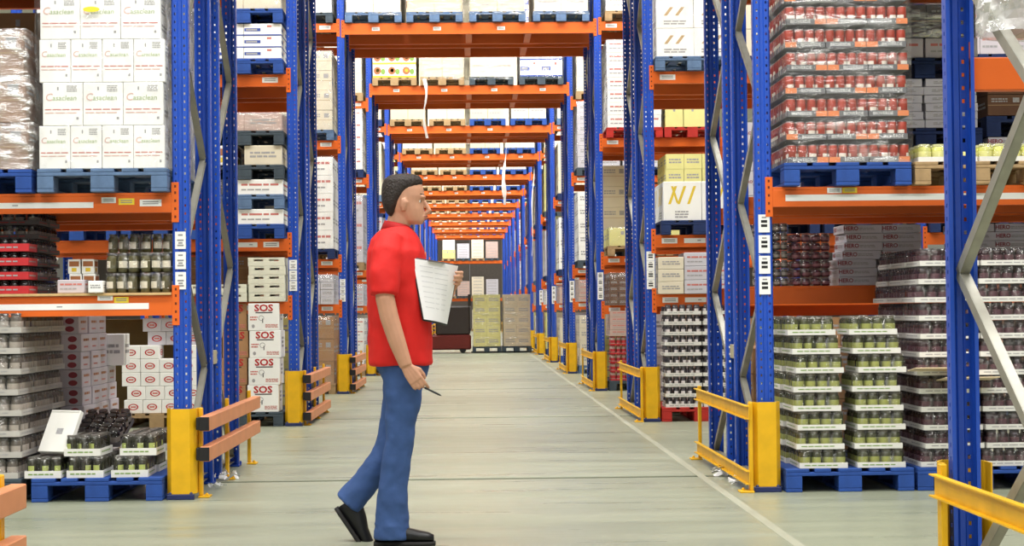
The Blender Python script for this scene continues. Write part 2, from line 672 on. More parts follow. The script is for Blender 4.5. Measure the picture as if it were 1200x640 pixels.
def beam(x0, x1, Yface, ztop, label, h=0.125, rear=False, tags=(), conn=True, group='orange pallet beams'):
    """x0,x1: centres of the two uprights; Yface: plane of the upright's outer face"""
    L = (x1 - x0) - 0.10
    xc = (x0 + x1) / 2
    t = thing('pallet_beam', label, 'beam', (xc, Yface, ztop), math.pi if rear else 0, group)
    ob('beam_rail', beam_mesh(L, h), t, (0, -0.004, -h))
    if conn:
        for s in (-1, 1):
            c = ob('end_connector', CONN, t, (s * (L / 2 - 0.038 + 0.0), 0, -h / 2 - 0.01))
            c.location.x = -L / 2 - 0.036 if s < 0 else L / 2 + 0.036
            if s > 0:
                c.scale.x = -1
    for (x, w, zz, hh, m) in tags:
        def mk(w=w, hh=hh, m=m):
            mb = MB()
            mb.box(-w / 2, w / 2, -0.0014, 0.0, -hh / 2, hh / 2, 0)
            if w < 0.2 and m != 'o':
                for q in (-0.2, 0.12):
                    mb.quad((-w * .36, -0.002, hh * q), (w * .36, -0.002, hh * q), (w * .36, -0.002, hh * (q + .14)), (-w * .36, -0.002, hh * (q + .14)), 1)
            else:
                mb.quad((w * .12, -0.002, -hh * .08), (w * .12 + .035, -0.002, -hh * .08), (w * .12 + .035, -0.002, hh * .1), (w * .12, -0.002, hh * .1), 1)
            return mb.mesh('beam_label', [{'w': TAGW, 'y': TAGY}[m], TAGG])
        ob('beam_label', cached(('bl', w, hh, m), mk), t, (x - xc, -0.0045, zz - ztop))
    return t


def guard_mesh():
    """folded column guard: flat front, chamfered corners, side flanges, base plate"""
    mb = MB()
    h = 0.56
    out = [(-0.091, 0.10), (-0.091, 0.0), (-0.058, -0.055), (0.058, -0.055), (0.091, 0.0), (0.091, 0.10)]
    inn = [(0.085, 0.10), (0.085, 0.002), (0.055, -0.049), (-0.055, -0.049), (-0.085, 0.002), (-0.085, 0.10)]
    mb.prism(out + inn, 0.034, h, 0)
    return fix_normals(mb.mesh('guard_plate', [YELLOW]))


def guard_base_mesh():
    mb = MB()
    mb.box(-0.085, 0.085, -0.07, -0.0465, 0.0005, 0.033, 0, 0.003)
    for x in (-0.065, 0.065):
        mb.lathe([(0.010, 0.033), (0.010, 0.040), (0.005, 0.046)], 6, (x, -0.058))
    return mb.mesh('base_plate', [mat('guard_base_navy', (34, 44, 92), 0.5)])


GUARD, GBASE = guard_mesh(), guard_base_mesh()


def post_guard(X, Yf, label, back=False):
    t = thing('post_guard', label, 'post guard', (X, Yf, 0), math.pi if back else 0, 'yellow post guards')
    ob('guard_plate', GUARD, t)
    ob('base_plate', GBASE, t)
    return t


def left_rails(X, y0, y1, zs, label):
    """orange-brown box rails with dark hollow ends, on two yellow stub posts"""
    t = thing('guard_rail', label, 'guard rail', (X, y0, 0), 0, 'orange-brown guard rails')
    L = y1 - y0

    def mk():
        mb = MB()
        mb.box(0.005, 0.065, 0, L, 0, 0.092, 0, 0.004)
        return mb.mesh('rail', [RAILW])

    def cap():
        mb = MB()
        mb.box(0.0, 0.062, -0.005, 0.0, 0.004, 0.088, 0, 0.002)
        mb.box(-0.02, 0.004, 0.002, 0.09, 0.008, 0.084, 0, 0.002)
        return mb.mesh('end_cap', [BLACK])

    def post():
        mb = MB()
        mb.box(-0.021, 0.003, 0, 0.055, 0.012, 0.56, 0, 0.004)
        mb.box(-0.021, 0.05, -0.03, 0.085, 0.0005, 0.012, 0, 0.002)
        mb.lathe([(0.010, 0.012), (0.010, 0.022), (0.004, 0.03)], 6, (0.03, 0.0))
        return mb.mesh('post', [YELLOW])
    for z in zs:
        r = ob('rail', cached(('rail', round(L, 2)), mk), t, (0, 0, z))
        ob('end_cap', cached('railcap', cap), r)
    for y in (0.10, L * 0.5 - 0.03, L - 0.13):
        ob('post', cached('lpost', post), t, (0, y, 0))
    return t


def right_rails(X, y0, y1, zs, label, flip=False):
    """yellow folded-channel rails on yellow posts"""
    t = thing('guard_rail', label, 'guard rail', (X, y0, 0), 0, 'yellow guard rails')
    L = y1 - y0

    def mk():
        mb = MB()
        mb.box(-0.012, -0.006, 0, L, 0, 0.085)
        mb.box(-0.034, -0.012, 0, L, 0.079, 0.085)
        mb.box(-0.034, -0.012, 0, L, 0, 0.006)
        return mb.mesh('rail', [YELLOW])

    def post():
        mb = MB()
        mb.box(-0.006, 0.018, 0, 0.05, 0.012, 0.56, 0, 0.004)
        mb.box(-0.07, 0.019, -0.03, 0.08, 0.0005, 0.012, 0, 0.002)
        mb.lathe([(0.010, 0.012), (0.010, 0.024), (0.004, 0.03)], 6, (-0.045, 0.02))
        return mb.mesh('post', [YELLOW])
    for z in zs:
        ob('rail', cached(('yrail', round(L, 2)), mk), t, (0, 0, z))
    for y in (0.02, L - 0.07):
        ob('post', cached('rpost', post), t, (0, y, 0))
    return t


# levels: (height, words)
L1L, L1R, L2, L3, L4 = 1.266, 1.30, 1.908, 3.59, 5.255
DB = 1.33          # start of the rear rack of a back-to-back row
for k in range(0, LAST + 1):
    Y = rowY(k)
    if k == 0:
        Y = 4.29
    for s, X in (('left', XL - (0.07 if k == 0 else 0.0)), ('right', XR)):
        for half, yo in (('front', 0.0), ('rear', DB)):
            if k == 0 and half == 'front':
                continue
            fr, ups = frame(X, Y + yo, f'blue upright frame {s} of the passage, {half} rack of the {ROWN[k]}',
                            'up' if half == 'front' else 'down', 0.70 if s == 'left' else 0.59, half == 'front')
            if k == 0:
                ups[0].location.y = -0.25
            if half == 'front' and k == 1:
                if s == 'left':
                    tag_strip(ups[0], 1.662, 3, 'lines', x=-0.002)
                else:
                    tag_strip(ups[0], 1.735, 4, 'bars', x=0.0, w=0.072, h=0.112)
            elif half == 'front' and 2 <= k <= 6:
                if s == 'left':
                    tag_strip(ups[0], 1.69 if k == 2 else 1.62, 3, 'lines', w=0.08, h=0.10, gap=0.008)
                else:
                    tag_strip(ups[0], 1.74 if k == 2 else 1.68, 4, 'bars', w=0.085, h=0.095, gap=0.002)
    if k in (1, 2, 3):
        for s, X in (('left', XL - BAY), ('right', XR + BAY)):
            for half, yo in (('front', 0.0), ('rear', DB)):
                frame(X, Y + yo, f'blue upright frame at the outer {s} end of the bay, {half} rack, {ROWN[k]}')
    # tunnel beams
    if k >= 1:
        for n, (yo, rear) in enumerate(((0, 0), (DEPTH, 1), (DB, 0), (DB + DEPTH, 1))):
            tg = ()
            if n == 0:
                tg = [(x, 0.11, L4 - 0.085, 0.05, 'w') for x in (-1.30, -0.43, 0.48, 1.36)[:3 if k % 2 else 4]]
            beam(XL, XR, Y + yo, L4, f'orange beam bridging the passage overhead, {("front", "second", "third", "rearmost")[n]} one of the {ROWN[k]}', 0.16, bool(rear), tg)
        if k <= 6:
            for n, (yo, xs) in enumerate(((0, (0.02, 0.87)), (DB, (0.0, 0.85)))):
                for x in xs:
                    def mk():
                        mb = MB()
                        mb.box(-0.045, 0.045, 0.055, DEPTH - 0.055, -0.15, -0.004, 0, 0.003)
                        mb.box(-0.045, 0.045, 0.049, 0.055, -0.15, -0.004, 0)
                        mb.box(-0.045, 0.045, DEPTH - 0.055, DEPTH - 0.049, -0.15, -0.004, 0)
                        return mb.mesh('pallet_support_bar', [ORANGE])
                    o = ob('pallet_support_bar', cached('psb', mk), None, (x, Y + yo, L4))
                    tag(o, f'orange bar under the overhead pallets, {"front" if n == 0 else "rear"} rack, {"left" if x < 0.3 else "right"} one, {ROWN[k]}', 'support bar', 'pallet support bars')
    # side bay beams
    if k >= 1:
        for s in ('left', 'right'):
            xa, xb = (XL - BAY, XL) if s == 'left' else (XR, XR + BAY)
            lv = [(L1L if s == 'left' else L1R, 'waist'), (L2, 'head'), (L3, 'third-level'), (L4 if k != 4 else 4.98, 'top')]
            for z, nm in lv:
                faces = ((0, 0), (DEPTH, 1), (DB, 0), (DB + DEPTH, 1)) if k <= 3 else ((0, 0), (DB + DEPTH, 1))
                for n, (yo, rear) in enumerate(faces):
                    wd = ('front', 'second', 'third', 'rearmost')[n] if k <= 3 else ('front', 'rearmost')[n]
                    if k == 1 and s == 'right' and nm == 'waist' and n < 2:
                        continue
                    zz = z
                    if s == 'right' and nm == 'waist' and k == 3:
                        zz = 1.21
                    if s == 'right' and nm == 'waist' and k == 2 and n >= 2:
                        zz = 1.185
                    tg = []
                    sg = -1 if s == 'left' else 1
                    if k == 1 and n == 0:
                        if s == 'left' and nm == 'head':
                            tg = [(-3.0, 1.32, 1.833, 0.036, 'w'), (-2.245, 0.09, 1.862, 0.036, 'w'), (-2.135, 0.098, 1.852, 0.040, 'y'), (-1.985, 0.135, 1.843, 0.042, 'w')]
                        if s == 'left' and nm == 'waist':
                            tg = [(-2.75, 1.50, 1.200, 0.038, 'w'), (-2.27, 0.095, 1.252, 0.03, 'w'), (-2.17, 0.09, 1.240, 0.036, 'y')]
                        if s == 'right' and nm == 'head':
                            tg = [(2.85, 1.72, 1.838, 0.04, 'w'), (2.30, 0.092, 1.883, 0.034, 'w'), (2.397, 0.092, 1.883, 0.034, 'y')]
                    elif n == 0 and k <= 6:
                        tg = [(sg * 2.02 if s == 'left' else 2.05, 0.16, zz - 0.06, 0.055, 'w')]
                        if nm in ('waist', 'head'):
                            tg.append((sg * 2.27 if s == 'left' else 2.31, 0.22, zz - 0.06, 0.05, 'w'))
                    beam(xa, xb, Y + yo, zz, f'orange {nm} beam in the {s} bay, {wd} one of the {ROWN[k]}', 0.125, bool(rear), tg)

# a further bay at the right end of the second row
for z, nm in ((L1R, 'waist'), (L2, 'head'), (L3, 'third-level')):
    beam(XR + BAY, XR + 2 * BAY, rowY(2), z, f'orange {nm} beam in the outer right bay, front of the second rack row')
frame(XR + 2 * BAY, rowY(2), 'blue upright frame closing the outer right bay of the second rack row')
# row 0 (beside the camera): rear beam with its bay to the right
beam(XR, XR + BAY, 4.29 + DB + DEPTH, 2.085, 'orange beam fixed to the nearest blue post at the right edge', 0.125, True)

# guards and rails
for k in range(1, LAST + 1):
    Y = rowY(k)
    post_guard(XL, Y - 0.012, f'yellow post guard left of the passage at the {ROWN[k]}')
    post_guard(XR - 0.01, Y - 0.012, f'yellow post guard right of the passage at the {ROWN[k]}')
    zs = (0.42, 0.232) if k == 1 else (0.43, 0.255, 0.05)
    left_rails(-1.686, Y - 0.05, Y + (2.58 if k == 1 else 2.45), zs, f'{"two" if k == 1 else "three"} orange-brown guard rails beside the left posts of the {ROWN[k]}')
    right_rails(1.735, Y - 0.10, Y + 2.42, (0.455, 0.05), f'yellow double guard rail beside the right posts of the {ROWN[k]}')
post_guard(XR, 4.29 + DB + DEPTH + 0.012, 'yellow post guard around the nearest blue post at right', True)
right_rails(1.745, 4.2, 6.56, (0.435, 0.05), 'yellow guard rail crossing the lower right corner')
left_rails(-1.735, 4.2, 6.65, (0.425, 0.232), 'orange-brown guard rails cut off by the lower left corner')
# ------------------------------------------------------------------ pallets
PB = {
    'blue': mat('blue_pallet_wood', (38, 78, 158), 0.7, 0.22, 14, rand=0.12),
    'faded': mat('faded_blue_pallet_wood', (96, 122, 158), 0.75, 0.25, 14, rand=0.15),
    'wood': mat('plain_pallet_wood', (176, 146, 106), 0.8, 0.25, 16, rand=0.15),
    'red': mat('red_pallet_wood', (190, 44, 36), 0.65, 0.15, 10, rand=0.1),
    'dark': mat('dark_pallet_wood', (70, 82, 92), 0.8, 0.25, 14, rand=0.15),
    'navy': mat('navy_pallet_wood', (28, 48, 96), 0.75, 0.25, 14, rand=0.1),
}
PW, PD, PH = 0.8, 1.2, 0.144


def pallet_pieces():
    P = []
    for x, w in ((-0.3275, 0.145), (-0.17, 0.10), (0, 0.145), (0.17, 0.10), (0.3275, 0.145)):
        P.append(('deck_board', (x, 0, 0.122), (w, 1.2, 0.022)))
    for y in (-0.5275, 0, 0.5275):
        P.append(('cross_board', (0, y, 0.100), (0.8, 0.145, 0.022)))
        for x, w in ((-0.35, 0.10), (0, 0.145), (0.35, 0.10)):
            P.append(('block', (x, y, 0.022), (w, 0.145, 0.078)))
    for x, w in ((-0.35, 0.10), (0, 0.145), (0.35, 0.10)):
        P.append(('bottom_board', (x, 0, 0.0), (w, 1.2, 0.022)))
    return P


def piece_mesh(nm, dims, m):
    def mk():
        mb = MB()
        w, d, h = dims
        mb.box(-w / 2, w / 2, -d / 2, d / 2, 0.0004, h - 0.0004, 0, 0.003)
        return mb.mesh(nm, [PB[m]])
    return cached(('pp', nm, dims, m), mk)


def pallet_one(m):
    def mk():
        mb = MB()
        for nm, (x, y, z), (w, d, h) in pallet_pieces():
            mb.box(x - w / 2, x + w / 2, y - d / 2, y + d / 2, z, z + h - 0.0005)
        return mb.mesh('pallet', [PB[m]])
    return cached(('p1', m), mk)


PWORD = {'blue': 'blue', 'faded': 'faded blue', 'wood': 'bare wood', 'red': 'red', 'dark': 'dark grey', 'navy': 'navy blue'}


def pallet(x, yf, z, m, where, detail=True, rz=0.0):
    """yf: front edge"""
    lab = f'{PWORD[m]} pallet {where}'
    if detail:
        t = thing('pallet', lab, 'pallet', (x, yf + PD / 2, z), rz, 'pallets')
        for nm, loc, dims in pallet_pieces():
            ob(nm, piece_mesh(nm, dims, m), t, loc)
    else:
        t = tag(ob('pallet', pallet_one(m), None, (x, yf + PD / 2, z), rz), lab, 'pallet', 'pallets')
    return t


# ------------------------------------------------------------------ cartons
CB = {
    'white': mat('white_card', (248, 247, 244), 0.6, 0.04, 5, rand=0.06),
    'cream': mat('cream_card', (228, 218, 196), 0.65, 0.06, 5, rand=0.08),
    'kraft': mat('kraft_card', (176, 132, 92), 0.75, 0.10, 6, rand=0.12),
    'grey': mat('pale_grey_card', (206, 203, 212), 0.6, 0.05, 5, rand=0.08),
    'lilac': mat('lilac_white_card', (208, 200, 208), 0.65, 0.06, 5, rand=0.08),
    'pink': mat('pinkish_card', (206, 178, 168), 0.65, 0.08, 5, rand=0.1),
    'ygreen': mat('pale_yellow_card', (232, 226, 150), 0.65, 0.08, 5, rand=0.1),
    'darkgrey': mat('dark_grey_card', (84, 82, 86), 0.6, 0.1, 6, rand=0.1),
    'brown': mat('brown_card', (112, 78, 58), 0.75, 0.12, 6, rand=0.15),
    'tan': mat('tan_card', (220, 204, 174), 0.65, 0.08, 5, rand=0.08),
    'olive': mat('olive_card', (118, 98, 58), 0.75, 0.12, 6, rand=0.1),
    'packed': mat('brown_bottle_card', (168, 128, 102), 0.6, 0.2, 12, rand=0.15),
    'fruit': mat('fruit_box_card', (242, 240, 226), 0.6, 0.04, 5),
}
I_RED = mat('red_print', (186, 40, 44), 0.6, 0.1)
I_PALERED = mat('pale_red_print', (206, 120, 112), 0.6, 0.15, 60)
I_GREEN = mat('green_print', (126, 160, 76), 0.6, 0.1)
I_GREY = mat('grey_box_print', (168, 166, 168), 0.6, 0.25, 90)
I_DARK = mat('dark_box_print', (70, 66, 70), 0.6, 0.2, 60)
I_BLUE = mat('blue_print', (56, 84, 168), 0.6, 0.1)
I_YEL = mat('yellow_print', (228, 196, 60), 0.6, 0.1)
I_BRN = mat('brown_print', (168, 108, 70), 0.6, 0.1)
I_PUR = mat('purple_print', (120, 92, 140), 0.6, 0.15, 60)
I_TAPE = mat('packing_tape', (190, 160, 118), 0.35, 0.05)
I_PALE2 = mat('faint_red_print', (222, 176, 166), 0.6, 0.15, 60)
I_GREEN2 = mat('soft_green_print', (158, 180, 122), 0.6, 0.1)
I_DRED = mat('dull_red_print', (150, 62, 72), 0.6, 0.1)
INKS = {'dred': I_DRED, 'pale2': I_PALE2, 'green2': I_GREEN2, 'red': I_RED, 'pale': I_PALERED, 'green': I_GREEN, 'grey': I_GREY, 'dark': I_DARK, 'blue': I_BLUE, 'yel': I_YEL, 'brn': I_BRN, 'pur': I_PUR, 'tape': I_TAPE}


class Face:
    """draws flat print on one side of a box; u right, v up in 0..1"""
    def __init__(self, mb, which, w, d, h, slots):
        self.mb, self.k, self.slots = mb, which, slots
        self.w, self.d, self.h = w, d, h

    def P(self, u, v, e=0.0010):
        w, d, h = self.w, self.d, self.h
        if self.k == 'front':
            return ((u - .5) * w, -d / 2 - e, v * h)
        if self.k == 'right':
            return (w / 2 + e, (u - .5) * d, v * h)
        if self.k == 'left':
            return (-w / 2 - e, (.5 - u) * d, v * h)
        if self.k == 'back':
            return ((.5 - u) * w, d / 2 + e, v * h)

    def mi(self, ink):
        if ink not in self.slots:
            self.slots[ink] = len(self.slots) + 1
        return self.slots[ink]

    def rect(self, u0, u1, v0, v1, ink, e=0.0010):
        self.mb.quad(self.P(u0, v0, e), self.P(u1, v0, e), self.P(u1, v1, e), self.P(u0, v1, e), self.mi(ink))

    def text(self, s, u, v, size, ink, bold=1.0, slant=0.0, fat=0.0):
        vs, fs = text_geo(s, 1.0, 2, fat)
        span = self.w if self.k in ('front', 'back') else self.d
        self.mb.add([self.P(u + (x * bold + slant * y) * size / span, v + y * size / self.h, 0.0014) for x, y in vs], fs, self.mi(ink))

    def oval(self, u, v, ru, rv, ink, ring=0.0, n=14):
        a = [self.P(u + ru * math.cos(6.2832 * i / n), v + rv * math.sin(6.2832 * i / n)) for i in range(n)]
        if ring:
            b = [self.P(u + ru * ring * math.cos(6.2832 * i / n), v + rv * ring * math.sin(6.2832 * i / n)) for i in range(n)]
            self.mb.add(a + b, [(i, (i + 1) % n, n + (i + 1) % n, n + i) for i in range(n)], self.mi(ink))
        else:
            self.mb.add(a, [tuple(range(n))], self.mi(ink))

    def lines(self, u0, u1, v0, v1, n, ink, seed=0):
        r = random.Random(seed)
        st = (v1 - v0) / n
        for i in range(n):
            a = u0
            while a < u1 - 0.02:
                b = min(u1, a + (u1 - u0) * r.uniform(.12, .35))
                self.rect(a, b, v0 + i * st + st * .2, v0 + i * st + st * .75, ink)
                a = b + (u1 - u0) * 0.04


def draw_style(F, style, front):
    if style == 'clean':
        F.lines(0.60, 0.86, 0.78, 0.94, 4, 'grey', 1)
        F.rect(0.36, 0.40, 0.82, 0.90, 'grey')
        F.text('C', 0.16, 0.655, F.w * .27, 'pale2', 1.0, 0.15)
        F.text('asaclean', 0.55, 0.64, F.w * .185, 'green2', 1.0, 0.15)
        F.lines(0.06, 0.93, 0.355, 0.40, 1, 'pale', 3)
        F.lines(0.06, 0.90, 0.28, 0.32, 1, 'pale2', 5)
        F.rect(0.84, 0.90, 0.14, 0.20, 'grey')
    elif style == 'cleanside':
        F.lines(0.15, 0.6, 0.6, 0.85, 3, 'grey', 2)
        F.lines(0.15, 0.8, 0.2, 0.4, 2, 'grey', 4)
    elif style == 'sos':
        if front:
            F.text('SOS', 0.5, 0.82, 0.095, 'red', 1.15, 0.0, 0.03)
            F.rect(0.24, 0.78, 0.64, 0.68, 'dark')
            F.lines(0.06, 0.30, 0.36, 0.54, 2, 'pale', 2)
            F.oval(0.16, 0.16, 0.05, 0.07, 'grey')
            F.oval(0.42, 0.46, 0.09, 0.10, 'grey', 0.8)
            F.rect(0.45, 0.48, 0.28, 0.44, 'dark')
            F.lines(0.55, 0.95, 0.10, 0.24, 3, 'pale', 3)
        else:
            F.lines(0.3, 0.7, 0.35, 0.8, 3, 'grey', 2)
    elif style == 'oval':
        F.oval(0.5, 0.48, 0.28, 0.24, 'red', 0.72)
        F.rect(0.36, 0.64, 0.42, 0.54, 'pale')
    elif style == 'hola':
        F.lines(0.08, 0.62, 0.66, 0.86, 1, 'pur', 1)
        F.lines(0.08, 0.46, 0.20, 0.48, 1, 'pur', 6)
        F.oval(0.84, 0.72, 0.08, 0.17, 'dred')
        F.oval(0.84, 0.28, 0.08, 0.16, 'dred')
    elif style == 'holaside':
        F.lines(0.2, 0.8, 0.55, 0.8, 1, 'brn', 2)
        F.lines(0.25, 0.7, 0.2, 0.36, 1, 'pale', 4)
    elif style == 'redlabel':
        F.text('HERO', 0.19, 0.55, 0.040, 'dred', 1.0, 0.0, 0.03)
        F.lines(0.40, 0.80, 0.36, 0.70, 2, 'grey', 3)
    elif style == 'fruit':
        F.rect(0.0, 1.0, 0.0, 0.14, 'yel')
        F.oval(0.32, 0.52, 0.26, 0.30, 'brn')
        F.oval(0.34, 0.54, 0.12, 0.14, 'yel')
        F.oval(0.72, 0.45, 0.16, 0.22, 'green')
    elif style == 'yellowprint':
        for a in (0.12, 0.36, 0.62):
            F.mb.quad(F.P(a, .42), F.P(a + .07, .42), F.P(a + .24, .88), F.P(a + .17, .88), F.mi('yel'))
        F.mb.quad(F.P(.2, .88), F.P(.26, .88), F.P(.40, .45), F.P(.34, .45), F.mi('yel'))
        F.lines(0.3, 0.65, 0.06, 0.26, 3, 'grey', 5)
    elif style == 'brownprint':
        for a in (0.2, 0.5):
            F.mb.quad(F.P(a, .45), F.P(a + .09, .45), F.P(a + .26, .75), F.P(a + .17, .75), F.mi('tape'))
        F.lines(0.2, 0.8, 0.12, 0.30, 2, 'grey', 5)
    elif style == 'bluestripe':
        F.rect(0.0, 1.0, 0.0, 0.10, 'blue')
        F.rect(0.02, 0.45, 0.36, 0.62, 'blue')
        F.rect(0.06, 0.36, 0.42, 0.56, 'grey', 0.0014)
        F.rect(0.62, 0.74, 0.7, 0.86, 'pale')
    elif style == 'orange':
        F.rect(0.1, 0.9, 0.5, 0.85, 'brn')
        F.rect(0.3, 0.7, 0.15, 0.4, 'yel')
    elif style == 'plain':
        F.rect(0.0, 1.0, 0.485, 0.505, 'tape')
        F.lines(0.10, 0.55, 0.62, 0.84, 2, 'grey', 7)
        F.rect(0.70, 0.88, 0.62, 0.84, 'grey')
    elif style == 'lines':
        F.lines(0.15, 0.85, 0.35, 0.72, 2, 'grey', 9)
    elif style == 'seam':
        F.rect(0.44, 0.56, 0.60, 0.80, 'grey')
    elif style == 'text':
        F.lines(0.10, 0.90, 0.55, 0.78, 1, 'pale', 8)
        F.lines(0.10, 0.70, 0.25, 0.42, 1, 'grey', 3)


def carton_mesh(style, base, w, d, h):
    def mk():
        mb = MB()
        slots = {}
        mb.box(-w / 2, w / 2, -d / 2, d / 2, 0.0006, h - 0.0006, 0, min(0.004, h * .05))
        for k in ('front', 'right', 'left'):
            st = style
            if style == 'clean' and k != 'front':
                st = 'cleanside'
            if style == 'hola' and k != 'front':
                st = 'holaside'
            draw_style(Face(mb, k, w, d, h, slots), st, k == 'front')
        inks = [None] * len(slots)
        for n, i in slots.items():
            inks[i - 1] = INKS[n]
        return mb.mesh('carton', [CB[base]] + inks)
    return cached(('c', style, base, round(w, 3), round(d, 3), round(h, 3)), mk)


def film_hull(w, d, h, m, seed=0, amp=0.008, top=True):
    def mk():
        r = random.Random(seed)
        mb = MB()
        nz = max(3, int(h / 0.12))
        ring = []
        nx, ny = 5, 7
        for i in range(nx):
            ring.append((-w / 2 + w * i / nx, -d / 2))
        for i in range(ny):
            ring.append((w / 2, -d / 2 + d * i / ny))
        for i in range(nx):
            ring.append((w / 2 - w * i / nx, d / 2))
        for i in range(ny):
            ring.append((-w / 2, d / 2 - d * i / ny))
        n = len(ring)
        vs = []
        for j in range(nz + 1):
            for (x, y) in ring:
                q = 1 + r.uniform(0, amp) / max(w, d) * 2
                vs.append((x * q + math.copysign(r.uniform(0, amp), x), y * q + math.copysign(r.uniform(0, amp), y), h * j / nz))
        fs = [(j * n + i, j * n + (i + 1) % n, (j + 1) * n + (i + 1) % n, (j + 1) * n + i) for j in range(nz) for i in range(n)]
        if top:
            fs.append(tuple(nz * n + i for i in range(n)))
        mb.add(vs, fs)
        return mb.mesh('stretch_film', [m], True)
    return cached(('film', round(w, 3), round(d, 3), round(h, 3), m.name, seed, top), mk)


FILM = film_mat('stretch_film_clear', 0.02, 0.11, (0.95, 0.95, 0.93), (0.6, 0.6, 2.5), glint=0.24)
FILM_LIGHT = film_mat('stretch_film_light', 0.03, 0.08, (1, 1, 1), (1.5, 1.5, 1.0), glint=0.10)
FILM_HEAVY = film_mat('stretch_film_heavy', 0.05, 0.42, (0.97, 0.95, 0.93), (1.0, 1.0, 3.0), 0.2, 0.85)
SHRINK = film_mat('shrink_hood', 0.0, 0.12, (1, 1, 1), (4.0, 4.0, 1.6), 0.08, 0.14)


def carton_load(label, x, yf, z, grid, dims, style, base, film=None, name='carton_load', jit=0.003, cat='pallet load', offs=None, seed=0, group=None, skirt=0.0):
    """cartons stacked in a block and wrapped: one thing, every carton a part"""
    nx, ny, nz = grid
    w, d, h = dims
    r = random.Random(seed + int(abs(x) * 100) + int(yf * 7))
    t = thing(name, label, cat, (x, yf, z), 0, group)
    me = carton_mesh(style, base, w - 0.003, d - 0.003, h)
    for k in range(nz):
        for j in range(ny):
            for i in range(nx):
                if 0 < i < nx - 1 and 0 < j and k < nz - 1:
                    continue
                ox = offs(k) if offs else 0.0
                ob('carton', me, t, ((i - (nx - 1) / 2) * w + ox + r.uniform(-jit, jit) * .3, d * (j + .5) + r.uniform(0, jit), k * h), r.uniform(-jit, jit) * 0.5)
    if film:
        ob('stretch_film', film_hull(nx * w + 0.022, ny * d + 0.02, nz * h + 0.008 + skirt, film, seed, 0.012 if skirt else 0.008), t, (0, ny * d / 2, -skirt))
    return t


def far_load(label, x, yf, z, w, d, h, style, base, nx, nz, film=None, cat='pallet load', ny=3, group='wrapped pallet loads'):
    """a load too far off to pick cartons apart: cartons modelled in one mesh"""
    def mk():
        mb = MB()
        slots = {}
        r = random.Random(nx * 31 + nz * 7)
        cw, cd, ch = w / nx, d / ny, h / nz
        for k in range(nz):
            for i in range(nx):
                for j in range(ny):
                    if 0 < i < nx - 1 and j > 0 and k < nz - 1:
                        continue
                    sub = MB()
                    sub.box(-cw / 2 + .003, cw / 2 - .003, -cd / 2 + .003, cd / 2 - .003, 0.002, ch - 0.002, 0)
                    if j == 0:
                        draw_style(Face(sub, 'front', cw - .006, cd - .006, ch, slots), style, True)
                    if i == 0 or i == nx - 1:
                        draw_style(Face(sub, 'left' if i == 0 else 'right', cw - .006, cd - .006, ch, slots), 'lines', False)
                    dx = (i - (nx - 1) / 2) * cw + r.uniform(-.004, .004)
                    dy = cd * (j + .5) + r.uniform(0, .005)
                    o = len(mb.v)
                    mb.v += [(a + dx, b + dy, c + k * ch) for a, b, c in sub.v]
                    mb.f += [tuple(o + q for q in f) for f in sub.f]
                    mb.m += sub.m
        inks = [None] * len(slots)
        for n, i in slots.items():
            inks[i - 1] = INKS[n]
        return mb.mesh('wrapped_load', [CB[base]] + inks)
    me = cached(('far', style, base, round(w, 2), round(d, 2), round(h, 2), nx, nz, ny), mk)
    if film:
        t = thing('wrapped_load', label, cat, (x, yf, z), 0, group)
        ob('carton_block', me, t)
        ob('stretch_film', film_hull(w + 0.02, d + 0.02, h + 0.008, film), t, (0, d / 2, 0))
    else:
        t = tag(ob('wrapped_load', me, None, (x, yf, z)), label, cat, group)
    return t


